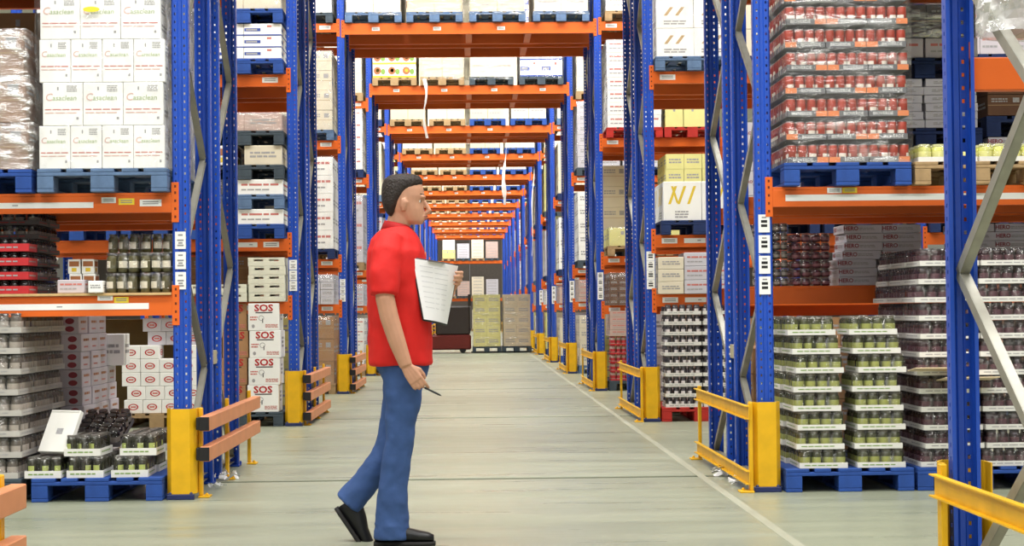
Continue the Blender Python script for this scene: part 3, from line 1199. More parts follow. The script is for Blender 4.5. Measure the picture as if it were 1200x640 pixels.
# ------------------------------------------------------------------ jars, cans and trays
GLASSD = mat('dark_olive_jar', (58, 60, 34), 0.12, 0.35, 60, rand=0.35, spec=0.7)
JARS = {
    'green': (mat('pickle_jar', (74, 76, 50), 0.12, 0.4, 50, rand=0.35, spec=0.7), mat('lime_label', (158, 162, 88), 0.5, 0.1, 20), mat('pickle_lid', (120, 116, 104), 0.3, 0.1, rand=0.2)),
    'purple': (mat('plum_jar', (52, 26, 34), 0.12, 0.4, 50, rand=0.4, spec=0.7), mat('plum_label', (92, 62, 70), 0.5, 0.1, 20), mat('plum_lid', (70, 64, 68), 0.3, 0.1, rand=0.2)),
    'grey': (mat('grey_jar', (100, 92, 85), 0.15, 0.3, 40, rand=0.2, spec=0.6), mat('grey_label', (170, 160, 150), 0.5, 0.1, 20), mat('grey_lid', (90, 86, 84), 0.3, 0.1, rand=0.2)),
    'black': (mat('black_jar', (34, 28, 30), 0.12, 0.3, 40, rand=0.3, spec=0.7), mat('black_label', (140, 130, 124), 0.5, 0.1, 20), mat('black_lid', (30, 28, 30), 0.3, 0.1, rand=0.2)),
    'olive': (mat('olive_jar', (92, 86, 54), 0.12, 0.4, 50, rand=0.3, spec=0.7), mat('ivory_label', (226, 216, 196), 0.5, 0.1, 20), mat('olive_lid', (84, 80, 74), 0.3, 0.1, rand=0.2)),
    'red': (mat('red_jar', (118, 34, 30), 0.12, 0.3, 40, rand=0.3, spec=0.7), mat('silver_label', (196, 180, 176), 0.4, 0.1, 20), mat('red_lid', (120, 40, 40), 0.3, 0.1, rand=0.2)),
    'lime': (mat('lime_jar', (214, 214, 110), 0.15, 0.2, 30, rand=0.1, spec=0.6), mat('lime_jar_label', (232, 228, 150), 0.5, 0.1, 20), mat('lime_lid', (226, 224, 170), 0.3, 0.1, rand=0.1)),
    'darkgreen': (mat('black_olive_jar', (52, 50, 38), 0.12, 0.4, 50, rand=0.35, spec=0.7), mat('lime_strip_label', (176, 186, 104), 0.5, 0.1, 20), mat('black_olive_lid', (96, 92, 86), 0.3, 0.1, rand=0.2)),
    'can': (mat('tin_can', (96, 92, 98), 0.25, 0.3, 40, rand=0.3, metallic=0.5), mat('can_label', (222, 214, 214), 0.5, 0.1, 20), mat('can_lid', (120, 118, 120), 0.3, 0.1, metallic=0.6)),
    'maroon': (mat('maroon_jar', (96, 44, 56), 0.12, 0.3, 40, rand=0.25, spec=0.7), mat('maroon_label', (150, 96, 104), 0.5, 0.1, 20), mat('maroon_lid', (84, 40, 50), 0.3, 0.1, rand=0.2)),
    'bottle': (mat('pink_bottle', (206, 186, 180), 0.2, 0.2, 30, rand=0.15), mat('red_bottle_label', (186, 50, 60), 0.5, 0.1), mat('bottle_cap', (196, 70, 76), 0.4)),
}
TRAYC = {
    'white': mat('white_tray_card', (232, 230, 224), 0.6, 0.06, 8, rand=0.08),
    'red': mat('red_tray_card', (196, 44, 50), 0.55, 0.08, 8, rand=0.08),
    'grey': mat('grey_tray_card', (196, 192, 186), 0.6, 0.1, 8, rand=0.12),
    'dark': mat('dark_tray_card', (96, 90, 92), 0.6, 0.1, 8, rand=0.1),
    'redbrown': mat('red_brown_tray_card', (150, 52, 44), 0.6, 0.1, 8, rand=0.1),
}


PANEL = {'olive': (5, 6, 7), 'darkgreen': (6, 7), 'green': (4, 5, 6, 7, 8), 'can': (6, 7), 'lime': tuple(range(10)), 'bottle': tuple(range(10))}


def jar_mesh(kind, r, h):
    def mk():
        b, l, c = JARS[kind]
        mb = MB()
        prof = [(r * .80, 0.0), (r, h * .06), (r, h * .22), (r * 1.005, h * .23), (r * 1.005, h * .58), (r, h * .59), (r, h * .74), (r * .78, h * .86)]
        mb.lathe(prof, 10, mats=lambda k, i: 1 if k in (3,) and i in PANEL.get(kind, (4, 5, 6, 7, 8, 9)) else 0, phase=0.3)
        return mb.mesh('jar', [b, l], True)
    return cached(('jar', kind, round(r, 4), round(h, 4)), mk)


def lid_mesh(kind, r, h):
    def mk():
        mb = MB()
        mb.lathe([(r * .84, h * .865), (r * .86, h * .88), (r * .86, h * .985), (r * .78, h)], 10, phase=0.3)
        return mb.mesh('lid', [JARS[kind][2]])
    return cached(('lid', kind, round(r, 4), round(h, 4)), mk)


def tray_mesh(c, w, d, lip, text):
    def mk():
        mb = MB()
        t = 0.003
        mb.box(-w / 2, w / 2, -d / 2, d / 2, 0.0, t)
        mb.box(-w / 2, w / 2, -d / 2, -d / 2 + t, t, lip)
        mb.box(-w / 2, w / 2, d / 2 - t, d / 2, t, lip)
        mb.box(-w / 2, -w / 2 + t, -d / 2 + t, d / 2 - t, t, lip)
        mb.box(w / 2 - t, w / 2, -d / 2 + t, d / 2 - t, t, lip)
        slots = {}
        if text:
            for k in ('front', 'right', 'left'):
                F = Face(mb, k, w, d, lip, slots)
                F.lines(0.10, 0.80, 0.38, 0.70, 1, text, 4)
        inks = [None] * len(slots)
        for n, i in slots.items():
            inks[i - 1] = INKS[n]
        return mb.mesh('tray_base', [TRAYC[c]] + inks)
    return cached(('tray', c, w, d, lip, text), mk)


def hood_mesh(w, d, h):
    """shrink film drawn over the jars of one tray, pinched at the top edges"""
    def mk():
        mb = MB()
        r = random.Random(int(w * 1000) + int(h * 1000))
        n = 8
        ring = []
        for i in range(n):
            ring.append((-w / 2 + w * i / n, -d / 2))
        for i in range(n):
            ring.append((w / 2, -d / 2 + d * i / n))
        for i in range(n):
            ring.append((w / 2 - w * i / n, d / 2))
        for i in range(n):
            ring.append((-w / 2, d / 2 - d * i / n))
        N = len(ring)
        vs = []
        for zz, s in ((0.02, 1.006), (h * .45, 0.985), (h * .8, 0.985), (h * .985, 0.955)):
            for (x, y) in ring:
                q = s + r.uniform(-.008, .008)
                vs.append((x * q, y * q, zz))
        fs = [(j * N + i, j * N + (i + 1) % N, (j + 1) * N + (i + 1) % N, (j + 1) * N + i) for j in range(3) for i in range(N)]
        fs.append(tuple(3 * N + i for i in range(N)))
        mb.add(vs, fs)
        return mb.mesh('shrink_film', [SHRINK], True)
    return cached(('hood', round(w, 3), round(d, 3), round(h, 3)), mk)


def jar_tray(label, x, y, z, kind, w, d, nx, ny, jh, tray='white', lip=0.034, text='green', film=True, rz=0.0, vis=None, name='jar_tray', cat='jar tray', group=None, rot=None, parent=None):
    """tray of jars, a single thing; x,y: centre of the tray"""
    if parent is None:
        t = thing(name, label, cat, (x, y, z), rz, group)
    else:
        t = ob(name, None, parent, (x, y, z), rz)
    if rot:
        t.rotation_euler = rot
    if tray:
        ob('tray_base', tray_mesh(tray, w, d, lip, text), t)
    cw, cd = (w - 0.008) / nx, (d - 0.008) / ny
    r = min(cw, cd) / 2 * 0.965
    jm, lm = jar_mesh(kind, r, jh), lid_mesh(kind, r, jh)
    for i in range(nx):
        for j in range(ny):
            if vis and not vis(i, j):
                continue
            jo = ob('jar', jm, t, ((i - (nx - 1) / 2) * cw, (j - (ny - 1) / 2) * cd, 0.0035 if tray else 0.0), rnd.uniform(-0.9, 0.9))
            ob('lid', lm, jo)
    if film:
        ob('shrink_film', hood_mesh(w - 0.008, d - 0.008, jh + 0.005), t, (0, 0, 0.001))
    return t
# ------------------------------------------------------------------ first rack row, left of the passage
YF = 10.90          # front edge of the pallets in the first row (overhang the beam a little)
YB = Y1 + DB - 0.10  # the same in its rear rack

# head level: white cartons and brown shrink-wrapped load
pallet(-2.266, YF, L2, 'faded', 'under white cartons on the head-level beam, left')
t = thing('carton_load', 'tall load of white cartons with green lettering on faded blue pallet', 'pallet load', (-2.266, YF + 0.01, L2 + PH), 0)
z = 0.0
for k, (n, h) in enumerate(((4, 0.268), (3, 0.268), (4, 0.268), (3, 0.268), (4, 0.268))):
    w = (0.775 - (0.0 if n == 4 else 0.03)) / n
    for j in range(4):
        for i in range(n):
            me = carton_mesh('clean', 'white', w - 0.003, 0.29, h)
            ob('carton', me, t, ((i - (n - 1) / 2) * w + (0.0, 0.008, 0.004, -0.006, 0)[k] - 0.002, 0.147 + 0.293 * j, z), rnd.uniform(-.004, .004))
    z += h
ob('stretch_film', film_hull(0.80, 1.19, 1.345, FILM_LIGHT, 3), t, (0, 0.59, 0))
mb = MB()
r9 = random.Random(9)
NZ, NY = 16, 12
vs = [(0.398 + 0.012 * math.sin(j * 1.9 + i * .6) + r9.uniform(-.004, .002), 0.02 + 1.12 * i / NY, 1.33 * j / NZ) for j in range(NZ + 1) for i in range(NY + 1)]
mb.add(vs, [(j * (NY + 1) + i, j * (NY + 1) + i + 1, (j + 1) * (NY + 1) + i + 1, (j + 1) * (NY + 1) + i) for j in range(NZ) for i in range(NY)])
ob('film_drape', mb.mesh('film_drape', [film_mat('grey_film_drape', 0.45, 0.25, (0.62, 0.60, 0.57), (2, .6, 1.2), 0.2)], True), t, (0.0, 0, 0))
mb = MB()
n = 16
mb.add([(0.052 * math.cos(6.2832 * i / n), -0.001, 0.017 * math.sin(6.2832 * i / n)) for i in range(n)] + [(0.052 * math.cos(6.2832 * i / n), 0.0, 0.017 * math.sin(6.2832 * i / n)) for i in range(n)],
       [tuple(range(n))] + [(i, (i + 1) % n, n + (i + 1) % n, n + i) for i in range(n)])
ys = ob('sticker', mb.mesh('sticker', [TAGY]), t, (at(107, 11, YF).x + 2.266, -0.013, at(107, 11, YF).z - L2 - PH))
ys['label'] = 'yellow oval sticker'

pallet(-3.10, YF, L2, 'blue', 'under brown wrapped load at the left edge, head level')
t = thing('wrapped_load', 'brown bottle packs in shiny stretch film at the upper left edge', 'pallet load', (-3.10, YF + 0.02, L2 + PH), 0)
for k in range(3):
    for j in range(3):
        for i in range(2):
            ob('carton', carton_mesh('plain', 'packed', 0.37, 0.37, 0.285), t, ((i - .5) * 0.378 - 0.012 * k, 0.19 + .38 * j, k * 0.292), rnd.uniform(-.01, .01))
for k in range(3):
    ob('stretch_film', film_hull(0.80 - 0.02 * k, 1.17, 0.29, FILM_HEAVY, 20 + k, 0.014), t, (-0.012 * k, 0.58, k * 0.292 + 0.001))
pallet(-3.93, YF, L2, 'wood', 'outside left, under grey cartons, head level', False)
far_load('pale cartons past the left picture edge, head level', -3.93, YF, L2 + PH, .78, 1.15, 1.1, 'lines', 'lilac', 3, 5)
# rear rack, head level
for i, x in enumerate((-2.28, -3.12, -3.96)):
    pallet(x, YB, L2, ('blue', 'wood', 'faded')[i], f'in the rear rack behind the white cartons, {("nearest the post", "middle", "outer")[i]}', False)
    far_load(f'{("cream", "brown", "white")[i]} cartons in the rear rack behind the white carton load', x, YB, L2 + PH, .77, 1.15, 1.2, 'seam', ('cream', 'kraft', 'white')[i], 3, 5)

# waist level: shelf board with trays and jar packs
mb = MB()
mb.box(XL - BAY + 0.06, XL - 0.06, Y1 - 0.02, Y1 + DEPTH + 0.02, 0, 0.016, 0, 0.002)
o = ob('shelf_board', mb.mesh('shelf_board', [BOARD]), None, (0, 0, L1L + 0.001))
tag(o, 'thin tan shelf board lying on the waist-level beams at left', 'shelf board')
ZS = L1L + 0.019
xr = at(34, 320, YF + 0.1).x
for k in range(4):
    for i in range(2):
        jar_tray(f'red tray of dark jars at the left edge, {ORD[k]} layer, {("right", "left")[i]} one', xr - 0.155 - 0.315 * i, YF + 0.20, ZS + 0.088 * k, 'black', 0.31, 0.22, 5, 3, 0.078, 'red', 0.048, 'grey', film=False, rz=rnd.uniform(-.015, .015), group='red jar trays', vis=lambda a, b: b == 0 or a in (0, 4))
xr2 = at(47, 320, YF + 0.45).x
for k in range(6):
    for j in range(2):
        jar_tray(f'dark wrapped tray with red band behind the red trays, {ORD[k]} layer, {("front", "back")[j]} one', xr2 - 0.20, YF + 0.55 + 0.30 * j, ZS + 0.089 * k, 'black', 0.40, 0.285, 5, 4, 0.080, 'dark', 0.03, 'red', film=True, group='dark trays with red bands', vis=lambda a, b: a == 4 or b == 0)
# big jar packs, two by two, more behind
for k in range(2):
    for i in range(2):
        xc = at((140, 180)[i], 320, YF + 0.05).x
        jar_tray(f'shrink-wrapped pack of olive jars with cream labels, {("lower", "upper")[k]} {("left", "right")[i]} one of four', xc + 0.004 * k, YF + 0.20, ZS + 0.128 * k, 'olive', 0.205, 0.205, 3, 3, 0.120, None, film=True, name='jar_pack', cat='jar pack', group='olive jar packs')
for k in range(3):
    for i in range(2):
        xc = at((147, 186)[i], 290, YF + 0.42).x
        jar_tray(f'olive jar pack in the back row on the shelf, {ORD[k]} layer, {("left", "right")[i]} one', xc, YF + 0.44, ZS + 0.128 * k, 'olive', 0.205, 0.205, 3, 3, 0.120, None, film=True, name='jar_pack', cat='jar pack', group='olive jar packs', vis=lambda a, b: b == 0 or a == 2)
o = ob('carton', carton_mesh('lines', 'white', 0.09, 0.14, 0.075), None, tuple(at(114, 338, YF + 0.12).xy) + (ZS,), 0.05)
tag(o, 'small white carton beside the olive jar packs', 'carton')
o = ob('carton', carton_mesh('text', 'lilac', 0.17, 0.2, 0.085), None, tuple(at(88, 338, YF + 0.25).xy) + (ZS,), -0.03)
tag(o, 'low lilac carton on the shelf board beside the dark trays', 'carton')

# ground: blue pallet with opened jar trays
GX = -2.305
pallet(GX, YF - 0.02, 0.0005, 'blue', 'on the floor at left with half-emptied jar trays')
for n, (px, k, j) in enumerate(((57, 0, 0), (105, 0, 0), (156, 0, 0), (102, 1, 0), (166, 1, 0), (105, 0, 1), (156, 0, 1), (166, 1, 1), (62, 0, 1))):
    x = at(px, 540, YF + 0.15).x
    w = 0.225 if j == 0 else 0.24
    jar_tray(('tray of olive jars on the floor pallet, front left corner', 'tray of olive jars on the floor pallet, front middle, lower', 'tray of olive jars on the floor pallet, front right, lower',
              'tray of olive jars on the floor pallet, front middle, upper', 'tray of olive jars on the floor pallet, front right, upper', 'tray of olive jars on the floor pallet, back middle, lower',
              'tray of olive jars on the floor pallet, back right, lower', 'tray of olive jars on the floor pallet, back right, upper', 'tray of olive jars behind the leaning white lid')[n],
             x, YF + 0.18 + 0.37 * j + (0.02 if k else 0), PH + 0.001 + 0.132 * k, 'darkgreen', w, 0.34, 3, 5, 0.125, 'white', 0.045, 'green', True, rnd.uniform(-.03, .03), group='jar trays on the left floor pallet')
# tilted film-covered tray and the white lid leaning on it
jar_tray('film-covered tray of dark jars tipped back on the floor pallet', at(121, 505, YF + .6).x, YF + 0.64, PH + 0.225, 'black', 0.30, 0.40, 4, 5, 0.10, 'dark', 0.03, None, True, 0, rot=(0.35, 0.0, -0.05), name='jar_tray')
mb = MB()
mb.box(-0.115, 0.115, -0.018, 0.018, 0.0, 0.285, 0, 0.003)
mb.box(-0.110, 0.110, -0.022, -0.018, 0.272, 0.283, 0, 0.001)
mb.quad((-0.02, -0.0186, 0.12), (0.03, -0.0186, 0.12), (0.03, -0.0186, 0.16), (-0.02, -0.0186, 0.16), 1)
p = at(63, 531, YF + 0.10)
o = ob('tray_lid', mb.mesh('tray_lid', [TRAYC['white'], I_GREY]), None, (p.x, p.y, PH + 0.15), rot=(-0.50, 0.0, -0.47))
tag(o, 'empty white tray lid leaning on the jar trays at left', 'tray lid')

# ground: tall stack of wrapped grey jar trays at the left edge
xr = at(24, 470, YF).x
pallet(xr - 0.40, YF, 0.0005, 'dark', 'under the grey wrapped jar trays at the left edge')
for k in range(8):
    for j in range(3):
        jar_tray(f'grey wrapped jar tray at the left edge, {ORD[k]} layer, {("front", "middle", "back")[j]} one', xr - 0.20 + (-0.012, 0.006, 0, 0.01)[k % 4], YF + 0.20 + 0.395 * j, PH + 0.002 + 0.128 * k, 'grey', 0.39, 0.385, 5, 5, 0.118, 'grey', 0.036, 'grey', True, rnd.uniform(-.012, .012), group='grey wrapped jar trays', vis=lambda a, b: a == 4 or b == 0)

# ground, rear rack: cartons with red and purple print
xc = at(101, 470, YB).x
pallet(xc - 0.40, YB - 0.01, 0.0005, 'wood', 'under lilac cartons behind the left floor stock', False)
for k in range(8):
    for j in range(4):
        if j == 3 and k > 4:
            continue
        o = ob('carton', carton_mesh('hola', 'lilac', 0.395, 0.288, 0.124), None, (xc - 0.20 - 0.006 * k + rnd.uniform(-.008, .008), YB + 0.155 + 0.292 * j, PH + 0.002 + k * 0.1245), rnd.uniform(-.01, .01))
        tag(o, f'lilac carton with red and purple print, {ORD[k]} layer, {("front", "second", "third", "rear")[j]} in depth', 'carton', 'lilac cartons in the rear rack')
o = ob('carton', carton_mesh('lines', 'white', 0.22, 0.26, 0.235), None, (xc - 0.03, YB + 1.04, PH + 0.004 + 5 * 0.1245), 0.04)
tag(o, 'white carton on the lowered rear end of the lilac carton stack', 'carton')

# ------------------------------------------------------------------ first rack row, right of the passage
# head level: shrink-wrapped food cans on trays
pallet(2.367, YF, L2, 'blue', 'under wrapped red cans on the head-level beam, right')
CANR = mat('red_can', (166, 54, 34), 0.35, 0.12, 40, rand=0.15, metallic=0.1)
CANW = mat('can_white_panel', (236, 226, 214), 0.4, 0.08, 40)
CANM = mat('can_tin', (150, 140, 138), 0.3, metallic=0.7)


def can_mesh():
    mb = MB()
    r, h = 0.0315, 0.112
    mb.lathe([(r * .95, 0), (r, .004), (r, h * .50), (r, h * .94), (r * .93, h * .97), (r * .93, h), (r * .80, h - .004)], 12,
             mats=lambda k, i: 2 if k >= 3 or k == 0 else (1 if (k == 1 and i in (1, 2, 3, 7, 8, 9)) else 0))
    return mb.mesh('can', [CANR, CANW, CANM], True)


CAN = can_mesh()
TG = mat('can_tray_grey', (112, 112, 116), 0.6, 0.1, 10, rand=0.1)
TO = mat('can_tray_orange', (226, 134, 84), 0.6, 0.08, 10)


def can_tray_mesh(flip):
    def mk():
        mb = MB()
        w, d, lip = 0.252, 0.39, 0.036
        tt = .002
        mb.box(-w / 2, w / 2, -d / 2, d / 2, 0, tt)
        mb.box(-w / 2, w / 2, -d / 2, -d / 2 + tt, tt, lip)
        mb.box(-w / 2, w / 2, d / 2 - tt, d / 2, tt, lip)
        mb.box(-w / 2, -w / 2 + tt, -d / 2, d / 2, tt, lip)
        mb.box(w / 2 - tt, w / 2, -d / 2, d / 2, tt, lip)
        e = -d / 2 - .0008
        a, b = (w * .22, w / 2) if not flip else (-w / 2, -w * .22)
        mb.quad((a, e, .001), (b, e, .001), (b, e, lip - .001), (a, e, lip - .001), 1)
        put_text(mb, 'BIOVERDE', 0.028, (-0.035 if not flip else 0.035, -d / 2, lip * .48), 2)
        return mb.mesh('can_tray', [TG, TO, TAGW])
    return cached(('cantray', flip), mk)


t = thing('wrapped_load', 'tall shrink-wrapped stack of red cans on printed trays', 'pallet load', (2.372, YF + 0.01, L2 + PH), 0)
for k in range(10):
    z = 0.1445 * k
    ox = (0.006, -0.004, 0.003, -0.006)[k % 4]
    for i in range(3):
        for j in range(3):
            if j > 0 and i > 0 and k < 9:
                continue
            ob('can_tray', can_tray_mesh(bool((i + k) % 2)), t, ((i - 1) * 0.256 + ox, 0.196 + 0.392 * j, z))
    for i in range(12):
        for j in range(18):
            if j == 0 or (i == 0 and k < 9):
                ob('can', CAN, t, (-0.352 + 0.064 * i + ox, 0.037 + 0.0635 * j + 0.004, z + 0.003), rnd.uniform(0, 6.28))
ob('stretch_film', film_hull(0.80, 1.195, 1.46, FILM, 5, 0.006), t, (0, 0.59, 0))

# bare wood pallet with lime-yellow jars
pallet(3.19, YF, L2, 'wood', 'under yellow-green jars right of the red cans, head level')
for i in range(2):
    for j in range(2):
        jar_tray(f'white tray of yellow-green jars on bare wood pallet, {("left", "right")[i]} {("front", "back")[j]} one', 3.19 - 0.19 + 0.385 * i, YF + 0.17 + 0.33 * j, L2 + PH + 0.001, 'lime', 0.37, 0.31, 4, 3, 0.108, 'white', 0.03, None, True, group='yellow-green jar trays')
# rear rack behind: stacked half pallets
x = 3.21
pallet(x, YB, L2, 'wood', 'lowest in the mixed stack behind the yellow-green jars', False)
far_load('kraft cartons low in the mixed stack behind the yellow-green jars', x, YB, L2 + PH, .76, 1.1, 0.20, 'lines', 'kraft', 3, 2)
pallet(x, YB, L2 + PH + 0.202, 'navy', 'in the middle of the mixed stack behind the yellow-green jars')
for k in range(6):
    for i in range(2):
        o = ob('carton', carton_mesh('lines', 'grey', 0.37, 0.38, 0.057), None, (x - 0.2 + 0.385 * i + rnd.uniform(-.01, .01), YB + 0.20, L2 + 2 * PH + 0.204 + 0.058 * k))
        tag(o, f'flat grey carton in the mixed stack, {ORD[k]} layer, {("left", "right")[i]} column', 'carton', 'flat grey cartons in the mixed stack')
zt = L2 + 2 * PH + 0.204 + 0.35
pallet(x, YB, zt, 'navy', 'near the top of the mixed stack behind the yellow-green jars')
for i in range(2):
    o = ob('carton', carton_mesh('text', 'lilac', 0.37, 0.5, 0.14), None, (x - 0.19 + 0.385 * i, YB + 0.27, zt + PH + 0.001))
    tag(o, f'lilac carton on the upper navy pallet of the mixed stack, {("left", "right")[i]} one', 'carton', 'lilac cartons on navy pallet')
far_load('dark wrapped drum packs at the top of the mixed stack', x + 0.02, YB + 0.02, zt + PH + 0.142, .70, 1.0, 0.24, 'plain', 'darkgrey', 2, 1, FILM_HEAVY)
# third slot at the right edge
x = 4.04
pallet(x, YB, L2, 'navy', 'in the rear rack at the right edge, head level', False)
far_load('grey cartons low at the right edge, rear rack, head level', x, YB, L2 + PH, .78, 1.1, 0.28, 'redlabel', 'grey', 3, 4)
pallet(x, YB, L2 + PH + .283, 'navy', 'above grey cartons at the right edge, rear rack', False)
far_load('brown cartons with white tags at the right edge, rear rack', x, YB, L2 + 2 * PH + 0.286, .78, 1.1, 0.30, 'plain', 'brown', 3, 2)
pallet(x, YF, L2, 'wood', 'at the right picture edge beside the yellow-green jars', False)
far_load('lime jar cartons on the wood pallet at the right edge', x, YF, L2 + PH, .76, 1.1, 0.12, 'lines', 'ygreen', 6, 1)
# crumpled film bundle over the nearest beam
t = thing('film_bundle', 'wrapped load under crumpled clear film in the upper right corner', 'pallet load', (at(1192, 62, 6.35).x, 6.05, 2.088), 0)
def crumple(seed, n, sx, sy, sz):
    r = random.Random(seed)
    mb = MB()
    for i in range(n):
        c = Vector((r.uniform(-sx, sx), r.uniform(-sy, sy), r.uniform(0.02, sz)))
        u = Vector((r.uniform(-1, 1), r.uniform(-1, 1), r.uniform(-.6, .6))).normalized()
        v = u.cross(Vector((r.uniform(-1, 1), r.uniform(-1, 1), r.uniform(-1, 1)))).normalized()
        a, b = r.uniform(.03, .08) * sx / .15, r.uniform(.02, .05) * sx / .15
        g = [(c + u * (a * (p / 2)) + v * (b * (q / 2)) + u.cross(v) * r.uniform(-.012, .012) * sx / .15) for q in (-1, 0, 1) for p in (-2, -1, 0, 1, 2)]
        for p_ in g:
            p_.z = max(p_.z, 0.003)
        mb.add(g, [(5 * q + p, 5 * q + p + 1, 5 * q + p + 6, 5 * q + p + 5) for q in (0, 1) for p in range(4)])
    return mb
def lump_mesh():
    from mathutils import noise
    mb = MB()
    nu, nv = 40, 22
    vs = []
    for j in range(nv + 1):
        th = math.pi * .5 * j / nv
        for i in range(nu):
            ph = 2 * math.pi * i / nu
            cx, sx = math.cos(ph), math.sin(ph)
            q = (abs(cx) ** 4 + abs(sx) ** 4) ** -.25
            base = Vector((.40 * cx * q * math.cos(th) ** .35, .16 * sx * q * math.cos(th) ** .35, .34 * math.sin(th) ** .8))
            dsp = 0.05 * noise.noise(base * 9) + 0.035 * abs(noise.noise(base * 22 + Vector((3, 1, 2))))
            vs.append(base * (1 + dsp * 2.2))
    mb.add(vs, [(j * nu + i, j * nu + (i + 1) % nu, (j + 1) * nu + (i + 1) % nu, (j + 1) * nu + i) for j in range(nv) for i in range(nu)])
    return mb.mesh('crumpled_film', [film_mat('white_film', 0.42, 0.40, (0.90, 0.90, 0.89), (3, 3, 3), 0.15)])
ob('crumpled_film', lump_mesh(), t, (0.20, 0.02, 0.002))
for i, (m_, st) in enumerate((('pink', 'plain'), ('darkgrey', 'plain'), ('white', 'lines'))):
    ob('carton', carton_mesh(st, m_, 0.20, 0.20, 0.15 + .04 * i), t, (0.02 + .205 * i, 0.02, 0.003), 0.05)

# waist level, rear rack: boxes and jars on the rear beams
ZR = L1R + 0.001
YR = YB + 0.10
x = at(906, 300, YR).x
for k in range(7):
    for i in range(2):
        jar_tray(f'brown wrapped can pack beside the right post, waist level, {ORD[k]} layer, {("left", "right")[i]} one', x - 0.055 + 0.115 * i, YR + 0.15, ZR + 0.064 * k, 'grey', 0.11, 0.28, 2, 5, 0.058, None, film=True, name='can_pack', cat='can pack', group='brown can packs', vis=lambda a, b: b == 0 or a == 0)
x0 = at(929, 300, YR).x
for k in range(6):
    for i in range(2):
        jar_tray(f'pack of maroon jars on the right waist-level shelf, {ORD[k]} layer, {("left", "right")[i]} one', x0 + 0.068 + 0.139 * i, YR + 0.15, ZR + 0.062 * k, 'maroon', 0.136, 0.28, 2, 4, 0.056, None, film=True, name='jar_pack', cat='jar pack', group='maroon jar packs', vis=lambda a, b: b == 0 or a == 0)
for c_, (xa, n) in enumerate(((1008, 7), (1059, 7), (1140, 7), (1191, 7))):
    xb = at(xa, 300, YR).x
    for k in range(n):
        dx = (0.0, 0.004, 0.0, 0.035, 0.05, 0.06, 0.045)[k] * (1 if c_ in (0, 2) else 0.3)
        o = ob('carton', carton_mesh('redlabel', 'grey', 0.272, 0.36, 0.0605), None, (xb + dx - 0.02, YR + 0.19, ZR + 0.0612 * k), rnd.uniform(-.02, .02))
        tag(o, f'flat pale carton with red label, right waist-level shelf, {("first", "second", "third", "fourth")[c_]} column, {ORD[k]} layer', 'carton', 'flat cartons with red labels')

# ground: green jar trays
RX = 2.352
pallet(RX, YF - 0.01, 0.0005, 'blue', 'on the floor beside the right yellow guard')
LH = 0.1185
for k in range(9):
    for i in range(2):
        if k == 8 and i == 1:
            continue
        xo = ((0.028, 0.008, 0.015, -0.01, -0.004, 0.012, -0.012, -0.03, -0.04), (0.01, -0.008, 0.012, 0.0, -0.02, 0.02, -0.012, -0.03))[i][k]
        if k == 7 and i == 0:
            continue
        x = (2.165, 2.545)[i] + xo
        wj = 0.30
        for j in range(3):
            if i == 1 and j > 0:
                continue
            zk = PH + 0.002 + LH * k - (LH if (i == 0 and k == 8) else 0)
            jar_tray(f'white tray of green pickle jars, {("left", "right")[i]} column, {ORD[min(k, 7) if i == 0 else k]} layer, {("front", "middle", "rear")[j]} one', x - (0.0 if j == 0 else 0.02), YF + 0.20 + 0.385 * j, zk, 'green', wj, 0.375, 4, 5, 0.112, 'white', 0.034, 'green', True, rnd.uniform(-.012, .012), group='green jar trays', vis=(lambda a, b: b == 0 or a == 0) if j else (lambda a, b: b <= 1 or a == 0))
# ground: plum jar trays
pallet(RX + 0.822, YF - 0.01, 0.0005, 'blue', 'on the floor under the tall plum jar stack, right')
for k in range(12):
    for i in range(2):
        xo = (0.0, 0.03, 0.025, 0.01, 0.0, -0.015, 0.0, 0.01, 0.0, -0.02, 0.0, 0.015)[k]
        for j in range(3):
            if i == 1 and j > 0:
                continue
            jar_tray(f'tray of plum jars in the tall right stack, {("left", "right")[i]} column, {ORD[k]} layer, {("front", "middle", "rear")[j]} one', RX + 0.822 - 0.19 + 0.385 * i + xo, YF + 0.20 + 0.385 * j, PH + 0.002 + 0.114 * k, 'purple', 0.37, 0.375, 5, 5, 0.107, 'white', 0.032, 'grey', True, rnd.uniform(-.012, .012), group='plum jar trays', vis=(lambda a, b: b == 0 or a == 0))
def flap_mesh():
    mb = MB()
    mb.box(-0.17, 0.17, -0.10, 0.10, 0, 0.006, 0, 0.001)
    return mb.mesh('card_sheet', [mat('tan_card_sheet', (226, 204, 170), 0.7)])
for n, (px, py) in enumerate(((1096, 440), (1130, 452))):
    p = at(px, py, YF - 0.0)
    o = ob('card_sheet', cached('flap', flap_mesh), None, (p.x, YF - 0.085 - 0.0, PH + 0.002 + 0.114 * (5 - 0) + 0.038 - 0.06 * n), rot=(-0.12, 0, 0.04 * n))
    tag(o, f'{("upper", "lower")[n]} tan cardboard sheet sticking out of the plum jar stack', 'cardboard sheet')
# third slot
pallet(RX + 1.66, YF - 0.01, 0.0005, 'blue', 'on the floor at the far right edge', False)
for k in range(11):
    jar_tray(f'dark red tray of red jars at the right edge, {ORD[k]} layer', RX + 1.47, YF + 0.22, PH + 0.002 + 0.102 * k, 'red', 0.39, 0.36, 5, 4, 0.094, 'redbrown', 0.03, None, True, rnd.uniform(-.02, .02), group='red jar trays', vis=lambda a, b: b == 0 or a == 0)
